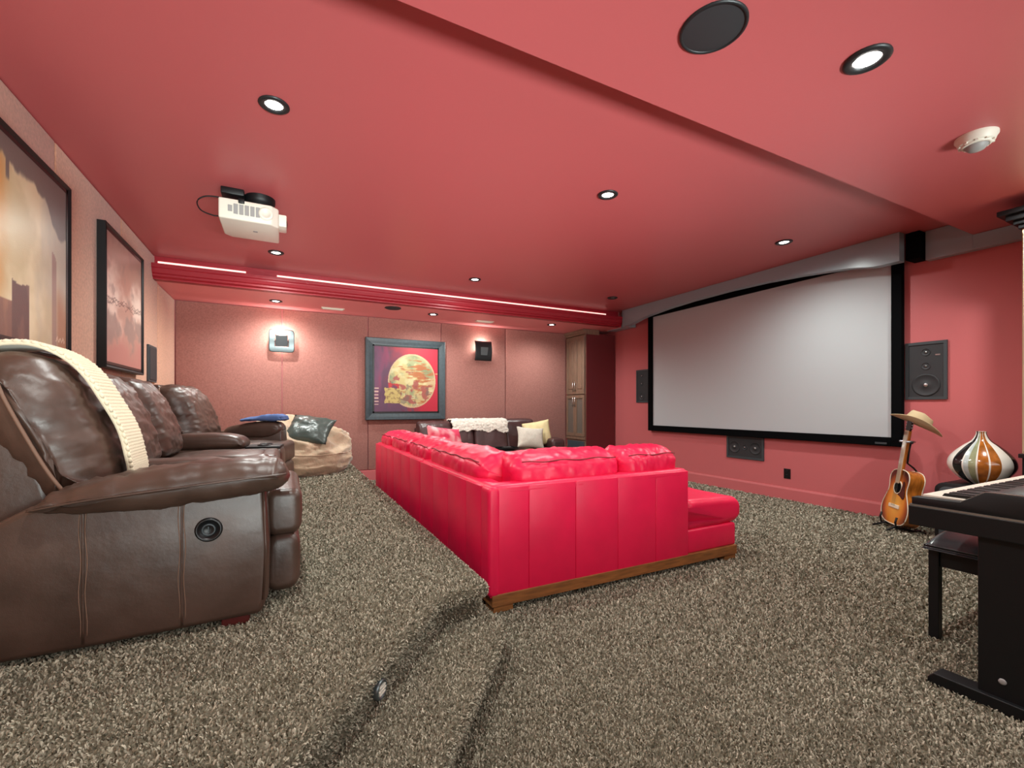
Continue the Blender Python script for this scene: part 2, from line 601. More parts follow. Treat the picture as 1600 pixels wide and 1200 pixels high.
def inset(poly, d):
    """move every edge of a polygon inwards by d"""
    n = len(poly)
    A = sum(poly[k][0] * poly[(k + 1) % n][1] - poly[(k + 1) % n][0] * poly[k][1] for k in range(n))
    sg = 1 if A > 0 else -1
    out = []
    for k in range(n):
        p0, p1, p2 = Vector(poly[k - 1]), Vector(poly[k]), Vector(poly[(k + 1) % n])
        e1, e2 = (p1 - p0).normalized(), (p2 - p1).normalized()
        n1, n2 = Vector((-e1.y, e1.x)) * sg, Vector((-e2.y, e2.x)) * sg
        m_ = (n1 + n2).normalized()
        out.append(tuple(p1 + m_ * (d / max(0.3, m_.dot(n1)))))
    return out


def carpet_block(name, poly, z1):
    """carpeted riser with a rounded nosing that overhangs it a little"""
    b = bmesh.new()
    for pl, z0, zt, bev in ((inset(poly, 0.028), 0.0, z1 - 0.03, 0), (poly, z1 - 0.062, z1, 0.030)):
        c = bmesh.new()
        va = [c.verts.new((p[0], p[1], z0)) for p in pl]
        vb = [c.verts.new((p[0], p[1], zt)) for p in pl]
        n = len(pl)
        c.faces.new(vb)
        c.faces.new(va[::-1])
        for i in range(n):
            c.faces.new((va[i], va[(i + 1) % n], vb[(i + 1) % n], vb[i]))
        bmesh.ops.recalc_face_normals(c, faces=c.faces)
        if bev:
            eds = [e for e in c.edges if abs(e.verts[0].co.z - e.verts[1].co.z) < 1e-5]
            bmesh.ops.bevel(c, geom=eds, offset=bev, segments=4, affect='EDGES', profile=0.5)
        join(b, c)
    return b


pb = carpet_block('platform', plat_poly, PZ)
sb_ = carpet_block('step', step_poly, 0.15)


def tris_of(bm):
    b = bm.copy()
    bmesh.ops.triangulate(b, faces=b.faces)
    bmesh.ops.recalc_face_normals(b, faces=b.faces)
    T = np.array([[v.co[:] for v in f.verts] for f in b.faces])
    b.free()
    return T


TP, TS = tris_of(pb), tris_of(sb_)
plat = struct(obj('floor_platform', pb, M['carpet'], autosmooth=1.0))
stp = struct(obj('floor_step', sb_, M['carpet'], autosmooth=1.0))

# carpet pile: short twisted yarn ends scattered over the carpet, denser near the viewer
pile_mat = vcol_mat('carpet_yarn', 1.0, 0.0)
pile_mat.node_tree.nodes['Principled BSDF'].inputs['Specular IOR Level'].default_value = 0.05
RNG = np.random.default_rng(11)


def in_poly(x, y, poly):
    c = np.zeros(len(x), bool)
    n = len(poly)
    for i in range(n):
        x0, y0 = poly[i]
        x1, y1 = poly[(i + 1) % n]
        cond = ((y0 > y) != (y1 > y))
        with np.errstate(divide='ignore', invalid='ignore'):
            xx = (x1 - x0) * (y - y0) / (y1 - y0) + x0
        c ^= cond & (x < xx)
    return c


def pile(name, T, parent, mask=None):
    e1, e2 = T[:, 1] - T[:, 0], T[:, 2] - T[:, 0]
    cr = np.cross(e1, e2)
    ar = np.linalg.norm(cr, axis=1) / 2
    nn = cr / np.maximum(np.linalg.norm(cr, axis=1, keepdims=True), 1e-12)
    base = 30000
    N = int(ar.sum() * base)
    idx = RNG.choice(len(T), N, p=ar / ar.sum())
    r1, r2 = RNG.random(N), RNG.random(N)
    fl = r1 + r2 > 1
    r1[fl], r2[fl] = 1 - r1[fl], 1 - r2[fl]
    P = T[idx, 0] + r1[:, None] * e1[idx] + r2[:, None] * e2[idx]
    Nn = nn[idx]
    d = np.hypot(P[:, 0], P[:, 1])
    keepp = np.clip((1.7 / np.maximum(d, 0.3)) ** 1.6, 0.07, 1.0)
    keep = (RNG.random(N) < keepp) & (P[:, 1] > -0.2) & (P[:, 1] < YB - 0.02) & (P[:, 0] > XL + 0.02) & (P[:, 0] < XR - 0.02)
    # only ground the place shows: drop what lies under furniture bodies
    for (a, b_, c_, dd) in ((1.05, 2.95, 2.3, 3.1), (1.05, 1.9, 2.3, 5.5), (1.9, 4.0, 5.9, 6.8)):
        keep &= ~((P[:, 0] > a) & (P[:, 0] < b_) & (P[:, 1] > c_) & (P[:, 1] < dd) & (P[:, 2] < 0.05))
    if mask is not None:
        keep &= mask(P)
    P, Nn, keepp = P[keep], Nn[keep], keepp[keep]
    N = len(P)
    sc = 1.0 / np.sqrt(keepp)
    wdt = (0.0024 * sc * RNG.uniform(0.8, 1.3, N))[:, None]
    hgt = (0.0090 * np.minimum(sc, 1.9) * RNG.uniform(0.6, 1.25, N))[:, None]
    a = RNG.normal(size=(N, 3))
    a -= (a * Nn).sum(1, keepdims=True) * Nn
    a /= np.linalg.norm(a, axis=1, keepdims=True)
    l1 = RNG.normal(size=(N, 3))
    l1 -= (l1 * Nn).sum(1, keepdims=True) * Nn
    l1 /= np.linalg.norm(l1, axis=1, keepdims=True)
    lean = RNG.uniform(0.15, 0.75, N)[:, None]
    rt = RNG.uniform(-0.8, 0.8, N)[:, None]
    a2 = np.cos(rt) * a + np.sin(rt) * np.cross(Nn, a)
    p0 = P - Nn * 0.004
    p1 = P + Nn * hgt * 0.55 + l1 * hgt * lean * 0.35
    p2 = P + Nn * hgt * 0.95 + l1 * hgt * lean * 1.15
    V = np.stack([p0 - a * wdt * 0.8, p0 + a * wdt * 0.8, p1 + a2 * wdt, p1 - a2 * wdt, p2 + a2 * wdt * 0.7, p2 - a2 * wdt * 0.7], 1).reshape(-1, 3)
    bI = (np.arange(N) * 6)[:, None]
    F = np.concatenate([bI + np.array([0, 1, 2, 3]), bI + np.array([3, 2, 4, 5])], 1).reshape(-1)
    me = bpy.data.meshes.new(name)
    me.vertices.add(len(V))
    me.vertices.foreach_set('co', V.astype(np.float32).ravel())
    me.loops.add(len(F))
    me.loops.foreach_set('vertex_index', F.astype(np.int32))
    nf = len(F) // 4
    me.polygons.add(nf)
    me.polygons.foreach_set('loop_start', (np.arange(nf) * 4).astype(np.int32))
    me.polygons.foreach_set('loop_total', np.full(nf, 4, np.int32))
    me.update(calc_edges=True)
    me.polygons.foreach_set('use_smooth', np.ones(nf, bool))
    at = me.color_attributes.new('Col', 'FLOAT_COLOR', 'POINT')
    pal = np.array([lin(c) for c in ((174, 168, 150), (190, 184, 165), (160, 154, 136), (138, 132, 115), (108, 103, 88))])
    ci = RNG.choice(5, N, p=[0.32, 0.22, 0.22, 0.14, 0.10])
    cc = np.ones((N, 6, 4), np.float32)
    cc[:, :, :3] = (pal[ci] * RNG.uniform(0.85, 1.15, N)[:, None])[:, None, :]
    at.data.foreach_set('color', cc.ravel())
    me.materials.append(pile_mat)
    o = bpy.data.objects.new(name, me)
    COL.objects.link(o)
    o.parent = parent
    o['kind'] = 'stuff'
    return o


fb = bmesh.new()
bmesh.ops.create_grid(fb, x_segments=2, y_segments=2, size=1)
TF = np.array([[[XL, -0.3, -0.004], [XR, -0.3, -0.004], [XR, YB, -0.004]], [[XL, -0.3, -0.004], [XR, YB, -0.004], [XL, YB, -0.004]]], float)
fb.free()
pile('carpet_pile', TF, floor, lambda P: ~in_poly(P[:, 0], P[:, 1], inset(plat_poly, 0.028)) & ~in_poly(P[:, 0], P[:, 1], inset(step_poly, 0.028)))
pile('carpet_pile', TP, plat, lambda P: (P[:, 2] > 0.02) & (P[:, 0] < 0.88) & (P[:, 0] > -1.2) & (np.linalg.norm(P - np.array([0.27, 1.52, 0.195]), axis=1) > 0.036))
pile('carpet_pile', TS, stp, lambda P: (P[:, 2] > 0.02) & ~(in_poly(P[:, 0], P[:, 1], inset(plat_poly, 0.028))))

# ------------------------------------------------------------------ ceiling fittings
def downlight(x, y, z, label, lit=True, watts=DOWNLIGHT_W, size=0.075, tilt=None, group='recessed ceiling downlights'):
    t = thing('downlight', label, 'ceiling light', (x, y, z), 0, group)
    b = lathe([(size, 0.0), (size * 1.02, -0.006), (size * 0.9, -0.012), (size * 0.62, -0.010), (size * 0.58, 0.02), (size * 0.6, 0.03)], 28, (x, y, z), cap=False)
    obj('trim_ring', b, M['dark_metal'], t)
    obj('lens', lathe([(0, -0.008), (size * 0.40, -0.007), (size * 0.58, -0.002), (size * 0.56, 0.02), (0, 0.02)], 24, (x, y, z), cap=False), M['lamp'] if lit else M['lamp_off'], t)
    if lit:
        d = bpy.data.lights.new('downlight_beam', 'SPOT')
        d.energy = watts
        d.spot_size = math.radians(168)
        d.spot_blend = 0.9
        d.shadow_soft_size = 0.035
        d.color = (0.94, 1.0, 0.95)
        o = bpy.data.objects.new('downlight_beam', d)
        COL.objects.link(o)
        o.parent = t
        o.location = (0, 0, -0.03)
        if tilt:
            o.rotation_euler = tilt
    return t


downlight(-0.05, 2.73, H, 'bright downlight in the main ceiling above the near recliner')
downlight(2.21, 2.73, H, 'bright downlight in the middle of the main red ceiling')
downlight(4.40, 2.73, H, 'bright downlight in front of the projection screen, nearest the fascia')
downlight(-0.08, 5.34, H, 'lit downlight just behind the white projector, nearest the left wall', watts=1.55 * DOWNLIGHT_W)
downlight(2.17, 5.32, H, 'lit downlight in the main ceiling halfway along the glowing cove', watts=1.55 * DOWNLIGHT_W)
downlight(4.37, 5.29, H, 'unlit dark downlight in the far right corner of the main ceiling', lit=False)
downlight(2.22, 1.02, ZK, 'large bright downlight in the low near ceiling beside the smoke detector', size=0.085, watts=0.75 * DOWNLIGHT_W)
downlight(-0.1, 6.55, ZS, 'soffit downlight above the left wall sconce', watts=WALLWASH_W)
downlight(1.96, 6.44, ZS, 'soffit downlight beside the round speaker, above the moon painting', watts=WALLWASH_W)
downlight(3.97, 6.36, ZS, 'soffit downlight right next to the tall cabinet', watts=WALLWASH_W)
downlight(4.4, 1.02, ZK, 'unseen added downlight in the low near ceiling close to the right wall', watts=DOWNLIGHT_W)  # this and the next continue the row unseen, added for brightness
downlight(-0.05, 1.02, ZK, 'unseen added downlight in the low near ceiling close to the left wall', watts=DOWNLIGHT_W)


def vent(x, y, label):
    t = thing('air_vent', label, 'vent', (x, y, ZS), 0, 'soffit air vents')
    b = box(x - 0.15, x + 0.15, y - 0.05, y + 0.05, ZS - 0.008, ZS + 0.001, 0.003)
    obj('frame', b, M['ivory_plastic'], t, smooth=False)
    for k in range(3):
        yy = y - 0.03 + 0.03 * k
        s = box(x - 0.13, x + 0.13, yy - 0.009, yy + 0.009, ZS - 0.014, ZS - 0.007)
        obj('slat', s, M['white_plastic'], t, smooth=False)
    return t


vent(0.60, 6.70, 'ivory slotted air vent in the soffit between left sconce and speaker')
vent(2.86, 6.61, 'ivory slotted air vent in the soffit above the right sconce')


def ceiling_speaker(x, y, z, r, label):
    t = thing('ceiling_speaker', label, 'speaker', (x, y, z))
    obj('rim', lathe([(r, 0.001), (r, -0.006), (r * 0.93, -0.010), (r * 0.9, -0.004)], 40, (x, y, z), cap=False), M['dark_metal'], t)
    obj('grille', lathe([(r * 0.92, -0.004), (r * 0.6, -0.009), (0, -0.010)], 40, (x, y, z), cap=False), M['grille'], t)


ceiling_speaker(1.34, 6.28, ZS, 0.11, 'small round grey speaker in the soffit above the moon painting')
ceiling_speaker(1.50, 1.21, ZK, 0.125, 'large round black speaker in the low near ceiling')

sd = thing('smoke_detector', 'white round smoke detector with clear dome on the low near ceiling', 'smoke detector', (3.39, 1.04, ZK))
c = (3.39, 1.04, ZK)
obj('base', lathe([(0.088, 0.0), (0.088, -0.012), (0.080, -0.024), (0.076, -0.038), (0.070, -0.044), (0.0, -0.046)], 40, c, cap=False), M['white_plastic'], sd)
obj('collar', lathe([(0.064, -0.043), (0.062, -0.052), (0.052, -0.056), (0.048, -0.048)], 40, c, cap=False), M['white_plastic'], sd)
obj('dome', lathe([(0.05, -0.050), (0.046, -0.062), (0.034, -0.076), (0.018, -0.083), (0.0, -0.085)], 36, c, cap=False), M['grey_plastic'], sd)
for k in range(10):
    a = 2 * PI * k / 10
    obj('rib', box(-0.004, 0.004, -0.002, 0.002, -0.05, -0.046).copy() and xform(box(-0.006, 0.006, 0.064, 0.073, -0.049, -0.043), Matrix.Translation(Vector(c)) @ Matrix.Rotation(a, 4, 'Z')), M['white_plastic'], sd, smooth=False)

for (a, b, lab) in ((-1.22, -0.40, 'short glowing light strip in the cove beside the left wall'), (-0.08, 4.85, 'long glowing light strip along the cove towards the screen')):
    s = obj('light_strip', box(a, b, 6.036, 6.050, 2.668, 2.692, 0.004), M['led'], smooth=False)
    origin_to(s, ((a + b) / 2, 6.045, 2.68))
    tag(s, lab, 'light strip', 'cove light strips')

# ------------------------------------------------------------------ projector
pj = thing('projector', 'white projector hanging under the ceiling from a black mount', 'projector', (-0.24, 4.08, 2.5))
px0, px1, py0, py1, pz0, pz1 = -0.43, -0.04, 3.87, 4.29, 2.505, 2.655
body = prism([(px0, py0), (px1 - 0.05, py0), (px1, py0 + 0.05), (px1, py1), (px0 + 0.05, py1), (px0, py1 - 0.05)], pz0, pz1, 'z', 0.012, 3)
obj('case', body, M['white_plastic'], pj, autosmooth=0.7)
gx0, gx1, gz0, gz1 = -0.375, -0.16, 2.545, 2.620
vg = bmesh.new()
for k in range(6):
    xx = gx0 + (gx1 - gx0) * (k + 0.5) / 6
    vents = box(xx - 0.014, xx + 0.014, py0 - 0.004, py0 + 0.004, gz0 + (0.014 if k == 0 else 0), gz1 - (0.014 if k == 0 else 0), 0.002)
    obj('vent_grille', vents, M['grey_plastic'], pj, smooth=False)
obj('focus_dial', lathe([(0.05, 0.0), (0.047, -0.012), (0.03, -0.014), (0.028, -0.008), (0, -0.008)], 32, (-0.125, py0, 2.582), 'y', cap=False), M['white_plastic'], pj)
obj('lens_housing', box(px1 - 0.005, px1 + 0.055, 3.95, 4.10, 2.535, 2.63, 0.01), M['white_plastic'], pj, autosmooth=0.7)
obj('lens', lathe([(0.036, 0.052), (0.03, 0.058), (0, 0.062)], 24, (px1, 4.025, 2.583), 'x', cap=False), M['black'], pj)
obj('badge', box(-0.22, -0.19, 4.06, 4.085, pz0 - 0.002, pz0 + 0.002), M['grey_plastic'], pj, smooth=False)
mt = thing('projector_mount', 'black ceiling mount plate and dome holding the white projector', 'mount', (-0.2, 4.08, H))
obj('dome', lathe([(0.105, 0.0), (0.105, -0.03), (0.095, -0.055), (0.06, -0.075), (0.055, -0.095), (0.0, -0.095)], 36, (-0.17, 4.02, H), cap=False), M['black_satin'], mt)
obj('junction_plate', box(-0.42, -0.27, 3.90, 4.02, H - 0.05, H, 0.008), M['black_satin'], mt, autosmooth=0.7)
obj('arm', box(-0.30, -0.05, 4.0, 4.08, 2.6565, 2.668, 0.003), M['black_satin'], mt, smooth=False)
cd = crom([(-0.42, 4.0, 2.70), (-0.52, 3.98, 2.68), (-0.57, 3.97, 2.63), (-0.55, 3.97, 2.57), (-0.48, 3.97, 2.545), (-0.43, 3.97, 2.545)], 26, False)
cb = obj('power_cord', tube(cd, 0.005, 6), M['black_satin'])
tag(origin_to(cb, cd[0]), 'thin dark cord looping beside the white projector', 'cord')
obj('plug', box(-0.305, -0.265, 3.855, 3.90, 2.628, 2.662, 0.005), M['black_satin'], pj, autosmooth=0.7)

# ------------------------------------------------------------------ projection screen and in-wall speakers
sy0, sy1, sz0, sz1, bw = 2.16, 5.56, 0.73, 2.67, 0.088
sc_ = thing('projection_screen', 'large grey projection screen in a black frame on the red wall', 'screen', (XR - 0.03, 3.86, 1.7))
obj('screen_surface', box(XR - 0.040, XR - 0.022, sy0 + bw * 0.7, sy1 - bw * 0.7, sz0 + bw * 0.7, sz1 - bw * 0.7), M['screen'], sc_, smooth=False)
for (a, b, c1, d) in ((sy0, sy0 + bw, sz0, sz1), (sy1 - bw, sy1, sz0, sz1)):
    obj('frame_rail', box(XR - 0.07, XR - 0.012, a, b, c1, d, 0.006), M['black_velvet'], sc_, smooth=False)
for (c1, d) in ((sz0, sz0 + bw), (sz1 - bw, sz1)):
    obj('frame_rail', box(XR - 0.0695, XR - 0.0125, sy0 + bw - 0.002, sy1 - bw + 0.002, c1, d, 0.006), M['black_velvet'], sc_, smooth=False)
obj('badge', box(XR - 0.073, XR - 0.068, 2.28, 2.38, sz0 + 0.018, sz0 + 0.036), M['speaker_edge'], sc_, smooth=False)
for yy in (2.6, 5.1):
    obj('wall_bracket', box(XR - 0.02, XR, yy - 0.05, yy + 0.05, 1.2, 2.2), M['black_satin'], sc_, smooth=False)


def wall_speaker(y0, y1, z0, z1, label, drivers, face='x'):
    t = thing('wall_speaker', label, 'speaker', (XR, (y0 + y1) / 2, (z0 + z1) / 2), 0, 'black speakers set into the screen wall')
    e = 0.026
    b = bmesh.new()
    for (a, c_, d, f) in ((y0, y1, z0, z0 + e), (y0, y1, z1 - e, z1), (y0, y0 + e, z0 + e, z1 - e), (y1 - e, y1, z0 + e, z1 - e)):
        box(XR - 0.016, XR + 0.002, a, c_, d, f, bm=b)
    obj('frame', b, M['speaker_edge'], t, smooth=False)
    obj('grille', box(XR - 0.008, XR + 0.001, y0 + e, y1 - e, z0 + e, z1 - e), M['grille'], t, smooth=False)
    for (dy, dz, r) in drivers:
        p = (XR - 0.008, y0 + dy * (y1 - y0), z0 + dz * (z1 - z0))
        w = obj('driver', lathe([(r, 0.0), (r, -0.004), (r * 0.9, -0.005), (r * 0.84, -0.001), (r * 0.3, 0.0), (r * 0.22, -0.005), (0, -0.007)], 28, p, 'x', cap=False), M['grille'], t)
        obj('dust_cap', lathe([(r * 0.14 + 0.004, -0.004), (r * 0.1, -0.009), (0, -0.010)], 16, p, 'x', cap=False), M['silver'], w)
    return t


s1 = wall_speaker(1.845, 2.155, 1.19, 1.735, 'black wall speaker right of the screen, above the hat', [(0.5, 0.82, 0.035), (0.5, 0.58, 0.035), (0.5, 0.25, 0.105)])
obj('logo_plate', box(XR - 0.011, XR - 0.007, 1.895, 1.930, 1.60, 1.612), M['silver'], s1, smooth=False)
wall_speaker(5.58, 5.895, 1.19, 1.745, 'dark wall speaker left of the screen, half hidden by its frame', [(0.6, 0.82, 0.035), (0.6, 0.58, 0.035), (0.6, 0.18, 0.06)])
wall_speaker(3.60, 4.13, 0.435, 0.735, 'wide dark wall speaker directly under the screen frame', [(0.22, 0.5, 0.08), (0.5, 0.5, 0.035), (0.78, 0.5, 0.08)])

ou = thing('wall_outlet', 'black electrical outlet low on the red screen wall', 'outlet', (XR, 3.31, 0.315))
obj('cover_plate', box(XR - 0.007, XR + 0.001, 3.27, 3.35, 0.255, 0.375, 0.003), M['black'], ou, smooth=False)
for zz in (0.29, 0.34):
    obj('socket', box(XR - 0.010, XR - 0.006, 3.293, 3.327, zz - 0.016, zz + 0.016, 0.003), M['black_satin'], ou, smooth=False)

# left wall speaker
t = thing('wall_speaker', 'narrow dark wall speaker on the left wall beyond the cloud painting', 'speaker', (XL, 5.89, 1.57))
obj('frame', box(XL - 0.002, XL + 0.02, 5.74, 6.05, 1.38, 1.76, 0.004), M['speaker_edge'], t, smooth=False)
obj('grille', box(XL + 0.018, XL + 0.026, 5.76, 6.03, 1.40, 1.74, 0.004), M['grille'], t, smooth=False)


# ------------------------------------------------------------------ wall sconces
def sconce(x, z, label, variant):
    t = thing('wall_sconce', label, 'wall lamp', (x, YB, z), 0, 'square metal wall sconces')
    y = YB
    w = 0.165
    if variant == 0:
        bm = bmesh.new()
        w, i0, NK, NT = 0.158, 0.082, 64, 7
        rings = []
        for q in range(NT + 1):
            ring = []
            for k in range(NK):
                a = 2 * PI * (k + 0.5) / NK
                ca, sa = math.cos(a), math.sin(a)
                ro = w / (abs(ca) ** 9 + abs(sa) ** 9) ** (1 / 9)
                ri = i0 / max(abs(ca), abs(sa))
                rr = ri + (ro - ri) * q / NT
                u, v = rr * ca, rr * sa
                ring.append(bm.verts.new((x + u, y - 0.085 - 0.022 * (1 - (v / w) ** 2), z + v)))
            rings.append(ring)
        for r0, r1 in zip(rings, rings[1:]):
            for k in range(NK):
                bm.faces.new((r0[k], r0[(k + 1) % NK], r1[(k + 1) % NK], r1[k]))
        o = obj('plate', bm, M['gunmetal'], t)
        md = o.modifiers.new('thick', 'SOLIDIFY')
        md.thickness = 0.006
        obj('inner_plate', box(x - 0.077, x + 0.077, y - 0.098, y - 0.092, z - 0.077, z + 0.077, 0.002), M['dark_metal'], t, smooth=False)
        for s in (-1, 1):
            obj('pin', lathe([(0.006, 0), (0.006, -0.012), (0, -0.014)], 12, (x + s * 0.088, y - 0.106, z), 'y', cap=False), M['silver'], t)
    else:
        bm = bmesh.new()
        N = 14
        g = [[bm.verts.new((x + w * 0.92 * (2 * i / N - 1), y - 0.085 - 0.035 * (1 - (2 * j / N - 1) ** 2), z + w * (2 * j / N - 1))) for j in range(N + 1)] for i in range(N + 1)]
        for i in range(N):
            for j in range(N):
                bm.faces.new((g[i][j], g[i + 1][j], g[i + 1][j + 1], g[i][j + 1]))
        o = obj('plate', bm, M['dark_metal'], t)
        md = o.modifiers.new('thick', 'SOLIDIFY')
        md.thickness = 0.006
        ip = prism([(x - 0.06, z - 0.075), (x + 0.055, z - 0.075), (x + 0.075, z + 0.06), (x - 0.06, z + 0.06)], y - 0.134, y - 0.128, 'y', 0.002)
        obj('inner_plate', ip, M['gunmetal'], t, smooth=False)
    obj('wall_box', box(x - 0.055, x + 0.055, y - 0.07, y + 0.001, z - 0.055, z + 0.055, 0.004), M['dark_metal'], t, smooth=False)
    bulb = obj('bulb', lathe([(0, -0.045), (0.012, -0.04), (0.014, 0.0), (0.012, 0.04), (0, 0.045)], 14, (x, y - 0.03, z + 0.108), 'x', cap=False), M['lamp'], t)
    for zz, pw in ((0.10, 15.0), (-0.10, 1.4)):
        if zz < 0 and variant:
            continue
        d = bpy.data.lights.new('sconce_glow', 'POINT')
        d.energy = pw
        d.shadow_soft_size = 0.025
        d.color = (1, 0.93, 0.82)
        o = bpy.data.objects.new('sconce_glow', d)
        COL.objects.link(o)
        o.parent = t
        o.location = (0, -0.055, zz)
    return t


sconce(-0.035, 2.03, 'square metal wall sconce with open center, left of the moon painting', 0)
sconce(2.99, 2.06, 'square dark metal wall sconce to the right of the moon painting', 1)


# ------------------------------------------------------------------ paintings
def moon(u, v):
    n = 2 * fbm(u * 4, v * 4, 3.1)
    n2 = 2 * fbm(u * 5, v * 26, 7.7)
    st = 2 * fbm(u * 14, v * 14, 2.2)
    sw_ = 2 * fbm(u * 9, v * 3, 12.2)
    base = mix((96, 58, 84), (190, 44, 60), sstep(0.15, 0.7, u + 0.2 * n + 0.25 * (v - 0.5)))
    base = mix(base, (132, 76, 112), 0.6 * sstep(-0.1, 0.4, 0.25 - u + 0.5 * sw_))
    base = mix(base, (160, 48, 84), 0.6 * sstep(0.0, 0.3, 0.12 - abs(u - 0.17) * 1.5 + 0.3 * sw_))
    base = mix(base, (208, 34, 62), sstep(0.66, 0.74, u) * 0.8)
    if v < 0.2:
        base = mix(base, (104, 68, 94), 0.85 * sstep(0.62, 0.35, u + 0.3 * st))
    dx, dy = (u - 0.585) / 0.375, (v - 0.48) / 0.42
    r = math.hypot(dx, dy)
    cut = v < 0.45 - 0.20 * (u - 0.2) + 0.03 * st and u < 0.40 + 0.08 * n
    if r < 1.0 and not cut:
        c = mix((212, 190, 128), (214, 182, 136), sstep(0.6, 0.9, u + 0.15 * n))
        c = mix(c, (132, 148, 112), 0.9 * sstep(-0.05, 0.35, n * 0.7 + (0.62 - u) * 0.9 - abs(v - 0.62) * 0.6))
        c = mix(c, (226, 216, 166), 0.8 * sstep(0.0, 0.45, 2 * fbm(u * 6, v * 7, 21.0)))
        c = mix(c, (138, 150, 104), 0.6 * sstep(0.05, 0.4, n + 0.3 - 1.6 * abs(v - 0.86)))
        c = mix(c, (186, 104, 58), 0.9 * sstep(0.0, 0.30, 0.8 * n2 + 0.22 - 1.5 * abs(u - 0.68) - 0.7 * abs(v - 0.56)))
        c = mix(c, (168, 78, 72), 0.85 * sstep(0.0, 0.25, 2 * fbm(u * 7, v * 9, 33) + 0.16 - 1.6 * abs(v - 0.26) - 0.4 * abs(u - 0.6)))
        c = mix(c, (112, 104, 92), 0.6 * sstep(0.15, 0.4, 2 * fbm(u * 9, v * 9, 51) + 0.1 - 1.5 * abs(v - 0.17)))
        c = mix(c, (218, 186, 144), sstep(0.93, 0.975, r + 0.01 * st))
        base = c
    elif r < 1.0 and cut:
        base = mix(base, (198, 54, 52), sstep(-0.1, 0.3, 0.5 * st + 0.25 - abs(v - 0.42) * 4))
    if 0.16 + 0.02 * st < u < 0.40 + 0.02 * n and 0.13 + 0.01 * st < v < 0.36 + 0.04 * n:
        base = mix((210, 184, 112), (150, 120, 76), sstep(0.0, 0.5, 2 * fbm(u * 20, v * 20, 5)))
    if u < 0.065 + 0.01 * st and 0.11 < v < 0.40 and (v * 20) % 1.0 < 0.36:
        base = (228, 190, 176)
    if u > 0.955 and abs(v - 0.60) < 0.008:
        base = (226, 170, 120)
    return tuple(x * 0.86 for x in base)


def skyline(u, v):
    n = 2 * fbm(u * 3, v * 3, 1.3)
    st = 2 * fbm(u * 8, v * 3, 4.4)
    c = mix((200, 184, 144), (222, 208, 172), sstep(-0.3, 0.4, n))
    c = mix(c, (200, 140, 76), 0.9 * sstep(0.36, 0.12, u + 0.10 * n))
    c = mix(c, (172, 170, 158), 0.85 * sstep(0.60, 0.92, u + 0.10 * st))
    c = mix(c, (160, 108, 74), 0.85 * sstep(0.42, 0.2, v + 0.06 * st) * sstep(0.84, 0.9, u))
    edge = 0.86 + 0.05 * st - 0.20 * sstep(0.55, 0.98, u) - (0.10 if 0.30 < u < 0.34 else 0)
    if v > edge:
        c = mix(c, (104, 102, 100), 0.92 * sstep(0, 0.03, v - edge))
    if 0.36 < u < 0.54 and v < 0.30 + 0.02 * st:
        c = mix((84, 62, 60), (114, 86, 76), sstep(-0.2, 0.4, st))
    if 0.24 < u < 0.36 and v < 0.19:
        c = mix((120, 88, 76), (150, 110, 90), sstep(-0.2, 0.4, st))
    if 0.80 < u < 0.86 and v < 0.55 + 0.06 * st:
        c = mix(c, (128, 92, 88), 0.6)
    if 0.85 < u < 0.97 and abs(v - 0.06 - 0.01 * math.sin(u * 160)) < 0.006:
        c = (220, 200, 180)
    return c


def clouds(u, v):
    n = 2 * fbm(u * 2.2, v * 3.0, 8.3, 5)
    k = 2 * fbm(u * 4, v * 5, 2.7, 4)
    c = mix((200, 142, 122), (186, 156, 140), sstep(0.6, 1.0, v + 0.15 * n))
    c = mix(c, (206, 150, 128), 0.7 * sstep(0.0, 0.4, 0.2 - abs(v - 0.80) * 1.6 + 0.5 * k))
    c = mix(c, (242, 214, 194), sstep(0.0, 0.35, 0.30 - abs(v - 0.52) * 1.25 + 0.35 * n))
    c = mix(c, (150, 124, 116), 0.85 * sstep(0.05, 0.35, 0.6 * k + 0.34 - abs(v - 0.27) * 2.2))
    c = mix(c, (206, 112, 104), 0.75 * sstep(0.26, 0.06, v + 0.15 * k))
    c = mix(c, (164, 136, 126), 0.6 * sstep(0.1, 0.5, k + (v - 0.72)))
    w = 0.50 + 0.05 * fbm(u * 5, 3, 9.1) + 0.03 * (u - 0.5)
    for s_ in (0, 1, 2):
        ww = w + 0.07 * fbm(u * 9, 10 * s_, 4.0 + s_) + 0.016 * (s_ - 1)
        if abs(v - ww) < 0.005:
            c = mix(c, (96, 66, 60), 0.6)
    g_ = sum(c) / 3
    return mix(c, (g_ + 8, g_, g_ - 6), 0.35)


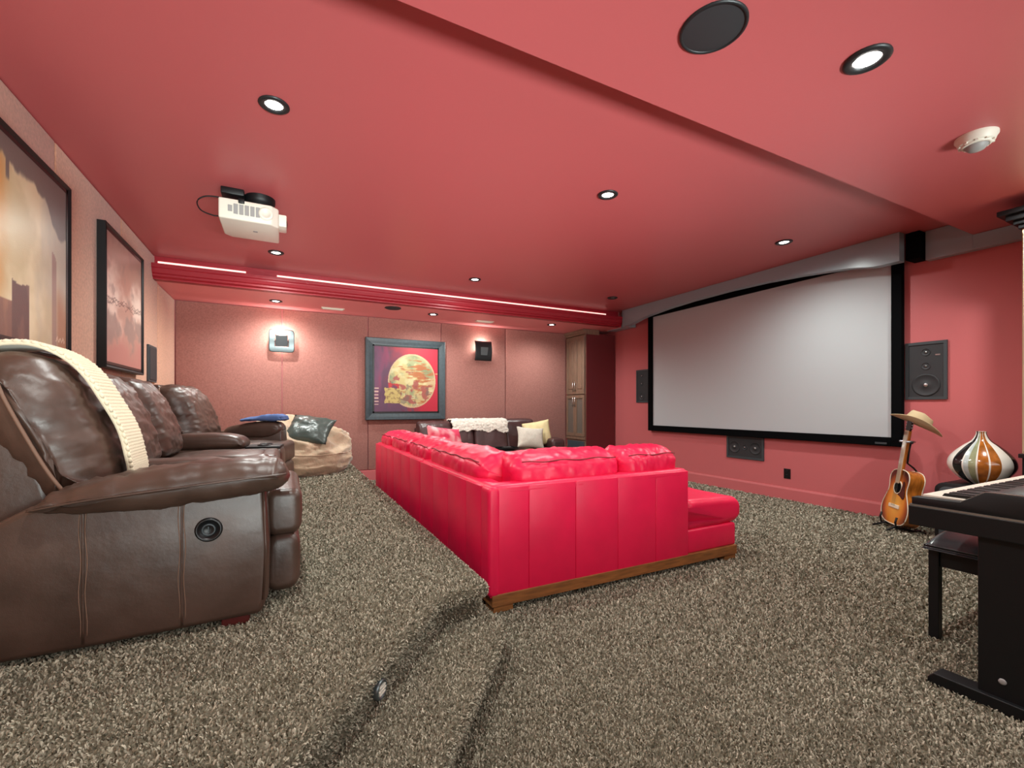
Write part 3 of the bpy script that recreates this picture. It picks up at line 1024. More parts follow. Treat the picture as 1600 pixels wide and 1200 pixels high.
def framed(name, label, M_axis, o, eu, ev, fn, depth, fw, fmat, liner, art, group=None, slope=True):
    """picture hung on a wall: canvas, liner and four mitred frame rails"""
    o, eu, ev = Vector(o), Vector(eu), Vector(ev)
    Lu, Lv = eu.length, ev.length
    du, dv = eu.normalized(), ev.normalized()
    nn = du.cross(dv)
    c = o + eu / 2 + ev / 2
    t = thing(name, label, 'painting', tuple(c - nn * depth), 0, group)
    ins = fw + 0.018
    canvas('canvas', o + du * ins + dv * ins + nn * -0.012, du * (Lu - 2 * ins), dv * (Lv - 2 * ins), fn, art, t, 190 if fn is moon else 120)

    def rail(a, b, ia, ib):
        bm = bmesh.new()
        vs = []
        prof = [(0, -depth), (0, -0.004), (0.006, 0.0), (fw * 0.45, -0.004), (fw * 0.85, -0.014), (fw, -0.016), (fw, -depth)] if slope else \
            [(0, -depth), (0, 0.0), (fw, 0.0), (fw, -depth)]
        for (p, q) in ((a, ia), (b, ib)):
            vs.append([bm.verts.new(p + (q - p) * (s / fw) + nn * d) for s, d in prof])
        k = len(prof)
        for i in range(k):
            bm.faces.new((vs[0][i], vs[0][(i + 1) % k], vs[1][(i + 1) % k], vs[1][i]))
        bm.faces.new(vs[0])
        bm.faces.new(vs[1])
        return bm
    C = [o, o + eu, o + eu + ev, o + ev]
    I = [o + (du + dv) * fw, o + eu + (dv - du) * fw, o + eu + ev - (du + dv) * fw, o + ev + (du - dv) * fw]
    for i in range(4):
        j = (i + 1) % 4
        obj('frame_rail', rail(C[i], C[j], I[i], I[j]), fmat, t, smooth=False)
    bm = bmesh.new()
    for (a, b, c1, d) in ((fw, Lu - fw, fw, ins + 0.004), (fw, Lu - fw, Lv - ins - 0.004, Lv - fw), (fw, ins + 0.004, fw, Lv - fw), (Lu - ins - 0.004, Lu - fw, fw, Lv - fw)):
        q = [o + du * x + dv * y - nn * 0.010 for x, y in ((a, c1), (b, c1), (b, d), (a, d))]
        r = [p - nn * 0.02 for p in q]
        vq = [bm.verts.new(p) for p in q]
        vr = [bm.verts.new(p) for p in r]
        bm.faces.new(vq)
        for i in range(4):
            bm.faces.new((vq[i], vq[(i + 1) % 4], vr[(i + 1) % 4], vr[i]))
    obj('liner', bm, liner, t, smooth=False)
    q = [o + du * x + dv * y - nn * (depth - 0.002) for x, y in ((0.02, 0.02), (Lu - 0.02, 0.02), (Lu - 0.02, Lv - 0.02), (0.02, Lv - 0.02))]
    bm = bmesh.new()
    bm.faces.new([bm.verts.new(p) for p in q])
    obj('backing', bm, M['black_satin'], t, smooth=False)
    return t


framed('painting', 'abstract painting of a gold moon disc in a wide slate frame', 'y', (1.085, YB - 0.07, 0.92), (1.245, 0, 0), (0, 0, 1.25), moon, 0.065, 0.105, M['slate_frame'], M['black'], M['art'])
framed('painting', 'large cream and rust abstract painting nearest the camera on the left wall', 'x', (XL + 0.05, 2.72, 1.42), (0, 1.07, 0), (0, 0, 1.08), skyline, 0.045, 0.028, M['black_satin'], M['black'], M['art_glossy'])
framed('painting', 'painting of stormy pink clouds in a black frame on the left wall', 'x', (XL + 0.06, 4.37, 1.42), (0, 1.01, 0), (0, 0, 1.10), clouds, 0.055, 0.028, M['black_satin'], M['black'], M['art_glossy'])


# ------------------------------------------------------------------ brown reclining row on the platform
def recliner(name, label, loc, rotz, w, near_arm=None, far_arm=None, seed=0.0, group='brown leather reclining seats', bw=None, fr=True, feet=True):
    """local frame: x forward from the seat back, y along the row (0..w is the seat), z up from the platform"""
    t = thing(name, label, 'recliner', loc, rotz, group)
    B = M['brown']
    ob = lambda n, b, m=B, p=None: obj(n, b, m, p or t, local=True)
    ob('base', puffy(rrect(-0.32, 0.50, 0.045, 0.34, 0.03), 0.01, w - 0.01, 0.02, 6))
    ob('seat', puffy(rrect(-0.06, 0.56, 0.30, 0.465, 0.06, 0.02), 0.008, w - 0.008, 0.05, 18, wr=0.008, wf=7, seed=seed, crown=0.012))
    ob('footrest', puffy(rrect(0.50, 0.635, 0.285, 0.475, 0.038, 0.004), -0.02, w + 0.02, 0.035, 14, wr=0.004, wf=6, seed=seed + 3))
    ob('front_panel', puffy(rrect(0.50, 0.625, 0.055, 0.283, 0.042, 0.008), -0.02, w + 0.02, 0.035, 14, wr=0.004, wf=6, seed=seed + 5))
    sh = [(-0.42, 0.08), (-0.18, 0.06), (-0.15, 0.45), (-0.24, 0.75), (-0.31, 0.99), (-0.40, 1.00), (-0.46, 0.93), (-0.47, 0.6)]
    ob('back_shell', puffy(sh, 0.01, w - 0.01, 0.03, 8, n=48))
    bc = [(-0.11, 0.45), (-0.01, 0.51), (-0.012, 0.60), (-0.034, 0.69), (-0.074, 0.80), (-0.128, 0.91), (-0.200, 0.99), (-0.28, 1.02), (-0.36, 0.995), (-0.40, 0.92), (-0.37, 0.78), (-0.28, 0.60), (-0.19, 0.47)]
    ob('back_cushion', puffy(bc, -0.03, w + 0.03, 0.145, 26, n=96, kr=14, wr=0.015, wf=4.6, seed=seed + 8, aniso=(0.6, 1.0, 3.4), crown=0.0))
    pp = crom([(-0.10, 0.505), (-0.155, 0.60), (-0.215, 0.735), (-0.265, 0.86), (-0.29, 0.94), (-0.305, 0.995)], 24, False)
    for yy, sg_ in ((-0.036, 1), (w + 0.036, -1)):
        ob('piping', tube([(p[0], yy + sg_ * 0.05 * max(0.0, (k - 19) / 4.0) ** 2, p[1]) for k, p in enumerate(pp)], 0.006, 6), M['stitch'])
    if near_arm:
        near_arm(t)
    if far_arm:
        far_arm(t)
    return t


def pad_arm(t, y0, y1, zt=0.62, x0=-0.14, x1=0.50, seed=1.0, body=True, tall=0.11):
    B = M['brown']
    if body:
        pr = [(-0.30, 0.06), (0.50, 0.06), (0.515, 0.30), (0.505, zt - 0.08), (0.2, zt - 0.075), (-0.15, zt - 0.09), (-0.30, 0.42)]
        obj('arm_body', prism(pr, y0 + 0.015, y1 - 0.015, 'y', 0.018, 3), B, t, local=True, autosmooth=0.9)
    pd = [(x0, zt - tall * 0.9), (x0 + 0.2, zt - tall * 1.0), (x1 - 0.12, zt - tall * 0.95), (x1, zt - tall * 0.55), (x1 - 0.03, zt - 0.01), (x1 - 0.16, zt + 0.01), (x0 + 0.2, zt - 0.012), (x0 + 0.05, zt - 0.05)]
    obj('arm_pad', puffy(pd, y0, y1, 0.05, 12, n=56, wr=0.006, wf=9, seed=seed), B, t, local=True)


def near_side(t):
    B = M['brown']
    zt = 0.60
    pr = [(-0.52, 0.03), (-0.35, 0.025), (0.0, 0.025), (0.49, 0.035), (0.515, 0.10), (0.518, 0.30), (0.505, 0.535), (0.48, 0.555), (0.25, 0.55), (-0.02, 0.535), (-0.16, 0.50), (-0.30, 0.42), (-0.44, 0.34), (-0.52, 0.30)]
    b = prism(pr, -0.18, -0.01, 'y', 0.022, 4)
    o = obj('side_panel', b, B, t, local=True, autosmooth=0.9)
    for xs, zt_ in ((-0.02, 0.53), (0.245, 0.545)):
        for dx in (-0.008, 0.008):
            obj('stitching', tube([(xs + dx + 0.003 * math.sin(k), -0.1815 + (0.006 if k in (0,) else 0), 0.05 + (zt_ - 0.06) * k / 14) for k in range(15)], 0.0016, 5), M['stitch'], t, local=True)
        obj('seam', tube([(xs, -0.1795, 0.045 + (zt_ - 0.06) * k / 10) for k in range(11)], 0.0045, 5), M['brown'], t, local=True)
    obj('welt', tube([(0.497, -0.178, 0.09), (0.507, -0.178, 0.28), (0.497, -0.178, 0.52)], 0.005, 6), M['brown'], t, local=True)
    # long soft arm pillow
    cp = [(-0.13, 0.495), (0.0, 0.475), (0.2, 0.475), (0.40, 0.49), (0.52, 0.505), (0.575, 0.545), (0.56, 0.60), (0.50, 0.62), (0.36, 0.615), (0.20, 0.60), (0.05, 0.58), (-0.06, 0.55), (-0.125, 0.515)]
    obj('arm_pillow', puffy(cp, -0.235, 0.03, 0.06, 14, n=88, wr=0.014, wf=9, seed=4.2, aniso=(2.0, 0.8, 1), crown=0.01), B, t, local=True)
    sm = crom([(-0.135, 0.502), (0.0, 0.523), (0.2, 0.542), (0.36, 0.555), (0.5, 0.566), (0.575, 0.57)], 30, False)
    obj('piping', tube([(p[0], -0.241 + 0.012 * abs(2 * k / 29 - 1) ** 6, p[1]) for k, p in enumerate(sm)], 0.004, 6), B, t, local=True)
    # power button
    bt = obj('power_button', lathe([(0.043, 0.004), (0.043, -0.006), (0.036, -0.012), (0.034, -0.006), (0.0, -0.006)], 32, (0.325, -0.18, 0.378), 'y', cap=False), M['black'], t, local=True)
    obj('button_ring', lathe([(0.022, -0.005), (0.021, -0.011), (0.017, -0.011), (0.016, -0.005)], 28, (0.325, -0.18, 0.378), 'y', cap=False), M['speaker_edge'], bt, local=True)
    obj('button_mark', box(0.3235, 0.3265, -0.193, -0.185, 0.366, 0.390), M['speaker_edge'], bt, local=True, smooth=False)
    for xx in (-0.45, 0.36):
        obj('foot', box(xx, xx + 0.09, -0.155, -0.07, 0.0, 0.055, 0.005), M['red_rug'], t, local=True, smooth=False)


def wedge_arm(t, w):
    pr = [(-0.25, 0.05), (0.36, 0.05), (0.40, 0.12), (0.40, 0.46), (0.34, 0.535), (0.22, 0.555), (-0.28, 0.56), (-0.34, 0.4)]
    obj('console_arm', prism(pr, w + 0.01, w + 0.20, 'y', 0.03, 4), M['brown'], t, local=True, autosmooth=0.9)


NX = -0.57
recliner('recliner', 'nearest brown leather recliner with power button, under the knitted throw', (NX, 2.13, PZ), 0, 0.60, near_side, lambda t: wedge_arm(t, 0.60), 1.0)
recliner('recliner', 'brown armless recliner right behind the knitted throw', (NX - 0.10, 2.985, PZ), 0, 0.54, None, None, 12.0)
recliner('recliner', 'brown armless recliner between throw and cup holder console', (NX - 0.10, 3.625, PZ), 0, 0.59, None, None, 23.0)
RA = math.radians(-13)


def far_arms(t):
    pad_arm(t, 0.62, 0.86, 0.66, -0.06, 0.50, 7.0, tall=0.17)


recliner('recliner', 'farthest brown leather recliner, turned towards the screen beside the bean bag', (-0.66, 4.74, PZ), RA, 0.60, None, far_arms, 34.0)
# console with padded lid and cup holders
cs = thing('cup_holder_console', 'brown leather console with padded lid and dark cup holder tray', 'console', (-0.66, 4.30, PZ), math.radians(-6))
obj('body', prism([(-0.25, 0.05), (0.60, 0.05), (0.64, 0.12), (0.64, 0.44), (0.62, 0.475), (-0.2, 0.48), (-0.3, 0.4)], 0.0, 0.30, 'y', 0.02, 3), M['brown'], cs, local=True, autosmooth=0.9)
obj('lid', puffy([(-0.16, 0.475), (0.2, 0.47), (0.34, 0.475), (0.37, 0.52), (0.32, 0.575), (0.18, 0.60), (-0.1, 0.60), (-0.17, 0.55)], -0.005, 0.305, 0.05, 12, n=50, wr=0.005, wf=8, seed=3), M['brown'], cs, local=True)
obj('tray', box(0.37, 0.63, 0.02, 0.28, 0.47, 0.492, 0.006), M['black_satin'], cs, local=True, autosmooth=0.7)
for yy in (0.085, 0.215):
    obj('cup_holder', lathe([(0.052, 0.496), (0.050, 0.503), (0.044, 0.503), (0.042, 0.494), (0, 0.493)], 24, (0.50, yy, 0), cap=False), M['black'], cs, local=True)

# knitted throw over the near recliner's back
prof = crom([(-0.40, 0.60), (-0.42, 0.90), (-0.385, 1.005), (-0.28, 1.035), (-0.190, 1.005), (-0.115, 0.925), (-0.055, 0.81), (-0.012, 0.70), (0.008, 0.60), (0.01, 0.54), (0.02, 0.475)], 90, False)
bm = bmesh.new()
yc0, yc1, ny = 2.235, 2.455, 14
rows = []
for i, (x, z) in enumerate(prof):
    a, c_ = prof[max(0, i - 1)], prof[min(89, i + 1)]
    L = math.hypot(c_[0] - a[0], c_[1] - a[1])
    nx_, nz_ = -(c_[1] - a[1]) / L, (c_[0] - a[0]) / L
    row = []
    for j in range(ny + 1):
        k = 0.0
        ed = 0.0
        y = yc0 + (yc1 - yc0) * j / ny + 0.006 * math.sin(i * 0.35)
        row.append(bm.verts.new((NX + x + nx_ * (k + 0.018 - ed), y, PZ + z + nz_ * (k + 0.018 - ed))))
    rows.append(row)
for r0, r1 in zip(rows, rows[1:]):
    for j in range(ny):
        bm.faces.new((r0[j], r0[j + 1], r1[j + 1], r1[j]))
LTH = Vector((NX - 0.2, 2.34, PZ + 1.0))
th = tag(origin_to(obj('knitted_throw', bm, M['throw']), LTH), 'cream chunky knitted throw draped over the nearest brown recliner', 'throw')
md = th.modifiers.new('thick', 'SOLIDIFY')
md.thickness = 0.012
md.offset = 0
sbm = bmesh.new()
nst = 13
for i in range(0, 90):
    x, z = prof[i]
    a, c_ = prof[max(0, i - 1)], prof[min(89, i + 1)]
    L = math.hypot(c_[0] - a[0], c_[1] - a[1])
    tx, tz = (c_[0] - a[0]) / L, (c_[1] - a[1]) / L
    for j in range(nst):
        y = yc0 + 0.004 + (yc1 - yc0 - 0.008) * (j + (0.5 if i % 2 else 0.0)) / (nst - 0.5) + 0.0 + 0.006 * math.sin(i * 0.35)
        mt_ = Matrix(((tx * 0.0135, 0, -tz * 0.0085, NX + x - tz * 0.026), (0, 0.0074, 0, y), (tz * 0.0135, 0, tx * 0.0085, PZ + z + tx * 0.026), (0, 0, 0, 1)))
        bmesh.ops.create_icosphere(sbm, subdivisions=1, radius=1.0, matrix=mt_)
so_ = obj('stitches', sbm, M['throw'], th)
so_['kind'] = 'stuff'

# folded blue cloth on the far armrest
bm = puffy([(-0.03, 0.0), (0.12, 0.0), (0.34, 0.0), (0.365, 0.03), (0.34, 0.062), (0.22, 0.066), (0.08, 0.045), (-0.02, 0.022)], -0.13, 0.13, 0.03, 10, n=44, wr=0.014, wf=10, seed=2)
xform(bm, Matrix.Translation((-0.66, 4.74, PZ)) @ Matrix.Rotation(RA, 4, 'Z') @ Matrix.Translation((0.16, 0.73, 0.676)))
bc = obj('blue_cloth', bm, M['blue'])
tag(origin_to(bc, (-0.55, 5.4, PZ + 0.668)), 'folded blue cloth lying on the far recliner armrest', 'cloth')

# ------------------------------------------------------------------ bean bag and its cushion
def bag(a, zz, x, y, z):
    q = max(0.0, 1 - abs(zz) ** 2.6) ** (1 / 2.2)
    r = 0.70 * q
    zt = 0.21 + (0.44 if zz > 0 else 0.34) * zz
    s_ = 0.5 + 0.5 * math.sin(a - 0.25)          # slumped: back higher, front sagging under a fold
    zt += (0.0 if zz < 0 else zz) * (0.07 * s_ - 0.08 * (1 - s_))
    up = sstep(0.12, 0.6, zz) * (1 - sstep(0.9, 1.0, zz))
    f = 0.055 * (1 - 2 * abs(math.sin(a * 5.5 + 3.0 * noise.noise(Vector((x * 1.5, y * 1.5, z * 1.5)))))) * up
    n = 0.035 * noise.noise(Vector((x * 2.4, y * 2.4, z * 5 + 4))) + 0.018 * (abs(noise.noise(Vector((x * 5, y * 5, z * 9)))) * 2 - 0.5)
    k = 1 + (n + 0.8 * f) / 0.7
    return Vector((r * k * math.cos(a), r * k * math.sin(a) * 0.98, max(0.0, zt + 0.6 * n + 0.5 * f)))


bm = bmesh.new()
bmesh.ops.create_uvsphere(bm, u_segments=128, v_segments=64, radius=1)
for v in bm.verts:
    x, y, z = v.co
    v.co = bag(math.atan2(y, x), max(z, -0.62), x, y, z)
xform(bm, Matrix.Translation((0.10, 6.27, PZ + 0.005)))
bb_ = thing('bean_bag', 'big slumped tan suede bean bag on the platform against the back wall', 'bean bag', (0.10, 6.27, PZ))
obj('cover', bm, M['bean'], bb_)
sp = []
for k in range(120):
    a = 2 * PI * k / 120
    z = 0.16 + 0.05 * math.sin(2 * a)
    c_ = math.sqrt(1 - z * z)
    sp.append(bag(a, z, c_ * math.cos(a), c_ * math.sin(a), z) + Vector((0.10, 6.27, PZ + 0.005)))
obj('seam', tube(sp, 0.007, 6, closed=True), M['bean'], bb_)
bm = pillow(0.50, 0.42, 0.17, wr=0.02, seed=2.0)
wrinkle(bm, 0.010, 6, 3, (0.7, 1, 2.2))
xform(bm, Matrix.Translation((0.27, 5.86, PZ + 0.555)) @ Matrix.Rotation(math.radians(-12), 4, 'Z') @ Matrix.Rotation(math.radians(-48), 4, 'X') @ Matrix.Rotation(math.radians(12), 4, 'Y'))
gp = obj('scatter_cushion', bm, M['green_silk'])
tag(origin_to(gp, (0.27, 5.86, PZ + 0.555)), 'dark green satin cushion lying on the tan bean bag', 'cushion')

# ------------------------------------------------------------------ red leather sectional
rs = thing('sectional_sofa', 'red leather corner sofa on an oak plinth beside the platform', 'sofa', (1.8, 3.2, 0))
R_ = M['red']
ZB = 0.68
# back made of upholstered panels
bx0, by0 = 0.99, 2.21
xs = [0.99, 1.23, 1.55, 1.87, 2.19, 2.49]
for a, b in zip(xs, xs[1:]):
    obj('back_panel', box(a + 0.0003, b - 0.0003, by0, by0 + 0.10, 0.085, ZB, 0.006, 3), R_, rs, autosmooth=0.9)
for mod in ([2.215, 2.55, 2.89, 3.23, 3.575], [3.59, 3.92, 4.25, 4.58, 4.91, 5.24, 5.56]):
    for a, b in zip(mod, mod[1:]):
        obj('back_panel', box(bx0 - 0.01, bx0 + 0.10, a + (0.10 if a < 2.3 else 0.0003), b - 0.0003, 0.085, ZB, 0.006, 3), R_, rs, autosmooth=0.9)
obj('corner_post', puffy(rrect(bx0 - 0.012, bx0 + 0.06, 0.085, ZB + 0.006, 0.03), by0 - 0.006, by0 + 0.11, 0.02, 4), R_, rs)
# rounded top rolls
obj('top_rail', puffy(rrect(bx0, bx0 + 0.13, ZB - 0.06, ZB + 0.015, 0.035), by0 + 0.02, 3.578, 0.03, 20, wr=0.003, wf=5), R_, rs)
obj('top_rail', puffy(rrect(bx0, bx0 + 0.13, ZB - 0.06, ZB + 0.015, 0.035), 3.588, 5.56, 0.03, 20, wr=0.003, wf=5), R_, rs)
tb = puffy(rrect(by0, by0 + 0.13, ZB - 0.06, ZB + 0.015, 0.035), 0, 1.50, 0.03, 20, wr=0.003, wf=5)
xform(tb, Matrix(((0, 1, 0, 0.992), (1, 0, 0, 0), (0, 0, 1, 0), (0, 0, 0, 1))))
obj('top_rail', tb, R_, rs)
obj('inner_back', puffy(rrect(bx0 + 0.09, bx0 + 0.22, 0.10, ZB - 0.01, 0.03), by0 + 0.1, 5.55, 0.02, 10), R_, rs)
ib = puffy(rrect(by0 + 0.09, by0 + 0.22, 0.10, ZB - 0.01, 0.03), 0, 1.49, 0.02, 10)
xform(ib, Matrix(((0, 1, 0, 0.995), (1, 0, 0, 0), (0, 0, 1, 0), (0, 0, 0, 1))))
obj('inner_back', ib, R_, rs)


def lofty_cushion(name, length, along, at, seed, w=0.30, z0=0.60, z1=0.84, par=rs, m=R_, wr=0.017):
    """soft back cushion whose long axis runs along x or y; 'at' is its start point (x, y)"""
    zr = z1 - z0
    pr_ = [(0.02, z0 + 0.03), (0.10, z0), (0.22, z0 - 0.02), (w + 0.02, z0 - 0.10), (w + 0.06, z0 + 0.02), (w, z0 + zr * 0.65), (w - 0.08, z1 - 0.01), (w * 0.5, z1), (0.06, z1 - 0.02), (-0.01, z1 - zr * 0.30), (-0.015, z0 + zr * 0.35)]
    b = puffy(pr_, 0, length, 0.075, 34, n=72, wr=wr, wf=6.5, seed=seed, aniso=(1, 1.6, 1), crown=0.012)
    pm = [(-0.022, t_, z1 - zr * 0.18 + 0.004 * math.sin(t_ * 25 + seed)) for t_ in [0.05 + (length - 0.1) * k / 24 for k in range(25)]]
    s = tube([(p[0] + 0.012, p[1], p[2]) for p in pm], 0.004, 6)
    mt_ = Matrix.Translation((at[0], at[1], 0)) if along == 'y' else Matrix(((0, 1, 0, at[0]), (1, 0, 0, at[1]), (0, 0, 1, 0), (0, 0, 0, 1)))
    o = obj(name, xform(b, mt_), m, par)
    obj('piping', xform(s, mt_), M['red_seam'] if m is R_ else m, o)
    return o


for k, (a, b) in enumerate(((2.44, 3.50), (3.52, 4.18), (4.20, 4.93), (4.95, 5.54))):
    lofty_cushion('back_cushion', b - a, 'y', (1.05, a), 3.0 + k * 5, z1=0.835)
for k, (a, b) in enumerate(((1.17, 1.955), (1.965, 2.475))):
    lofty_cushion('back_cushion', b - a, 'x', (a, 2.285), 31.0 + k * 5, z1=0.845)
# seats
for a, b in ((3.20, 4.35), (4.36, 5.54)):
    obj('seat_cushion', puffy(rrect(1.20, 1.98, 0.25, 0.45, 0.06, 0.015), a, b, 0.05, 18, wr=0.006, seed=a), R_, rs)
obj('seat_cushion', puffy(rrect(1.20, 2.0, 0.25, 0.45, 0.06, 0.015), 2.43, 3.19, 0.05, 18, wr=0.006, seed=9), R_, rs)
obj('chaise_cushion', puffy(rrect(2.01, 3.06, 0.265, 0.445, 0.06, 0.02), 2.225, 3.19, 0.05, 22, wr=0.007, wf=6, seed=15,
                            shape=lambda c_: (c_.x, c_.y + (0.12 if c_.x < 2.50 and c_.y < 2.36 else 0), c_.z)), R_, rs)
obj('arm', puffy(rrect(1.0, 1.98, 0.10, 0.58, 0.05), 5.36, 5.56, 0.03, 8), R_, rs)
# lower body and plinth
obj('body', box(1.08, 1.95, 2.45, 5.53, 0.10, 0.27, 0.015), R_, rs, autosmooth=0.9)
obj('chaise_body', box(2.492, 3.0, 2.222, 3.17, 0.095, 0.262, 0.018, 3), R_, rs, autosmooth=0.9)
obj('body', box(1.9, 2.495, 2.42, 3.17, 0.10, 0.26, 0.01), R_, rs, autosmooth=0.9)
for (x0, x1, y0, y1) in ((1.0, 2.99, 2.205, 2.245), (1.0, 1.04, 2.245, 5.54), (2.95, 2.99, 2.245, 3.16), (1.92, 1.96, 3.16, 5.54), (1.96, 2.99, 3.12, 3.16)):
    obj('plinth_rail', box(x0, x1, y0, y1, 0.035, 0.10, 0.003), M['oak'], rs, smooth=False)
for (fx, fy) in ((1.01, 2.21), (2.86, 2.21), (2.86, 3.04), (1.01, 5.42), (1.83, 5.42)):
    obj('foot', box(fx, fx + 0.12, fy, fy + 0.11, 0.0, 0.045, 0.003), M['oak'], rs, smooth=False)

# pink patterned cushion at the far end of the left run
bm = pillow(0.50, 0.44, 0.16, seed=5)
xform(bm, Matrix.Translation((1.60, 4.75, 0.69)) @ Matrix.Rotation(math.radians(28), 4, 'Z') @ Matrix.Rotation(math.radians(-22), 4, 'X') @ Matrix.Rotation(math.radians(8), 4, 'Y'))
pk = M['pink'].node_tree
tc = pk.nodes.new('ShaderNodeTexCoord')
vn = pk.nodes.new('ShaderNodeTexNoise')
vn.inputs['Scale'].default_value = 6.5
rp = pk.nodes.new('ShaderNodeValToRGB')
rp.color_ramp.elements[0].position = 0.42
rp.color_ramp.elements[0].color = (*lin((214, 40, 84)), 1)
rp.color_ramp.elements[1].position = 0.66
rp.color_ramp.elements[1].color = (*lin((240, 196, 196)), 1)
pk.links.new(tc.outputs['Object'], vn.inputs['Vector'])
pk.links.new(vn.outputs['Fac'], rp.inputs['Fac'])
pk.links.new(rp.outputs['Color'], pk.nodes['Principled BSDF'].inputs['Base Color'])
o = obj('scatter_cushion', bm, M['pink'])
tag(origin_to(o, (1.60, 4.75, 0.69)), 'pink and white blotched cushion leaning in the red sofa', 'cushion')

# ------------------------------------------------------------------ chocolate sofa against the back wall
ds = thing('reclining_sofa', 'dark chocolate leather sofa facing the camera under the moon painting', 'sofa', (2.95, 6.4, 0))
C_ = M['choc']
SWAP = Matrix(((0, 1, 0, 0), (-1, 0, 0, 0), (0, 0, 1, 0), (0, 0, 0, 1)))   # profile x -> -y, extrusion y -> x


def dsx(b):
    return xform(b, Matrix(((0, 1, 0, 0), (-1, 0, 0, 6.75), (0, 0, 1, 0), (0, 0, 0, 1))))


for k, (a, b, top, fw_) in enumerate(((1.80, 2.33, 0.89, 0.0), (2.335, 2.65, 0.885, 0.06), (2.655, 3.23, 0.885, 0.06), (3.235, 3.80, 0.915, 0.0))):
    pr_ = [(0.0, 0.36), (0.20 + fw_, 0.36), (0.19 + fw_, 0.55), (0.13 + fw_, top - 0.10), (0.08 + fw_, top - 0.02), (0.0 + fw_ * 0.5, top), (-0.07, top - 0.02), (-0.10, top - 0.12), (-0.08, 0.5)]
    o = obj('back_cushion', dsx(puffy(pr_, a, b, 0.045, 16, n=56, wr=0.008, wf=7, seed=40 + k * 3, crown=0.01)), C_, ds)
for a, b in ((1.82, 2.65), (2.655, 3.23), (3.235, 3.82)):
    obj('seat_cushion', dsx(puffy(rrect(0.10, 0.66, 0.28, 0.45, 0.06, 0.015), a, b, 0.05, 14, wr=0.006, seed=a)), C_, ds)
obj('arm', dsx(puffy(rrect(-0.10, 0.64, 0.05, 0.60, 0.06, 0.01), 3.83, 4.08, 0.05, 8)), C_, ds)
obj('arm', dsx(puffy(rrect(-0.10, 0.64, 0.05, 0.60, 0.06, 0.01), 1.56, 1.79, 0.05, 8)), C_, ds)
obj('base', dsx(puffy(rrect(-0.10, 0.60, 0.04, 0.30, 0.03), 1.80, 3.82, 0.02, 6)), C_, ds)
obj('back_frame', dsx(puffy(rrect(-0.18, -0.04, 0.04, 0.80, 0.04), 1.80, 3.82, 0.03, 6)), C_, ds)
for (fx, fy) in ((1.66, 6.2), (3.9, 6.2), (1.66, 6.75), (3.9, 6.75)):
    obj('foot', box(fx, fx + 0.08, fy, fy + 0.08, 0, 0.06), M['rosewood'], ds, smooth=False)

# sheepskin throw
bm = bmesh.new()
nu, nv = 60, 46
path = crom([(6.84, 0.76), (6.84, 0.86), (6.78, 0.905), (6.70, 0.905), (6.625, 0.89), (6.575, 0.83), (6.555, 0.76), (6.545, 0.72)], nv + 1, False)
g = []
for i in range(nu + 1):
    col = []
    for j, (yy, zz) in enumerate(path):
        x = 2.30 + 0.95 * i / nu + 0.03 * noise.noise(Vector((j * 0.15, 2, 0))) * (1 if i > nu / 2 else -1)
        low_ = sstep(0.72, 1.0, j / nv) * (0.06 * noise.noise(Vector((i * 0.12, 0, 5))) + 0.05 * (i / nu - 0.5))
        k = 0.014 * noise.noise(Vector((i * 0.6, j * 0.6, 1))) + 0.010 * noise.noise(Vector((i * 1.7, j * 1.7, 4)))
        col.append(bm.verts.new((x, yy - 0.02 - k, zz + 0.022 + k - low_)))
    g.append(col)
for i in range(nu):
    for j in range(nv):
        bm.faces.new((g[i][j], g[i + 1][j], g[i + 1][j + 1], g[i][j + 1]))
o = obj('sheepskin_throw', bm, M['fur'])
md = o.modifiers.new('thick', 'SOLIDIFY')
md.thickness = 0.02
tag(origin_to(o, (2.78, 6.68, 0.92)), 'off white fluffy sheepskin over the dark sofa backrest', 'throw')

bm = pillow(0.46, 0.36, 0.15, seed=9, pinch=0.10)
xform(bm, Matrix.Translation((3.50, 6.24, 0.625)) @ Matrix.Rotation(math.radians(-8), 4, 'Z') @ Matrix.Rotation(math.radians(-24), 4, 'X') @ Matrix.Rotation(math.radians(6), 4, 'Y'))
o = obj('scatter_cushion', bm, M['linen'])
tag(origin_to(o, (3.50, 6.24, 0.625)), 'pale grey linen cushion in front on the dark sofa', 'cushion')
bm = pillow(0.46, 0.42, 0.17, seed=11, pinch=0.05)
xform(bm, Matrix.Translation((3.73, 6.43, 0.675)) @ Matrix.Rotation(math.radians(-30), 4, 'Z') @ Matrix.Rotation(math.radians(-16), 4, 'X') @ Matrix.Rotation(math.radians(-10), 4, 'Y'))
o = obj('scatter_cushion', bm, M['straw'])
tag(origin_to(o, (3.73, 6.43, 0.675)), 'pale yellow cushion with gathered edge behind the linen one', 'cushion')

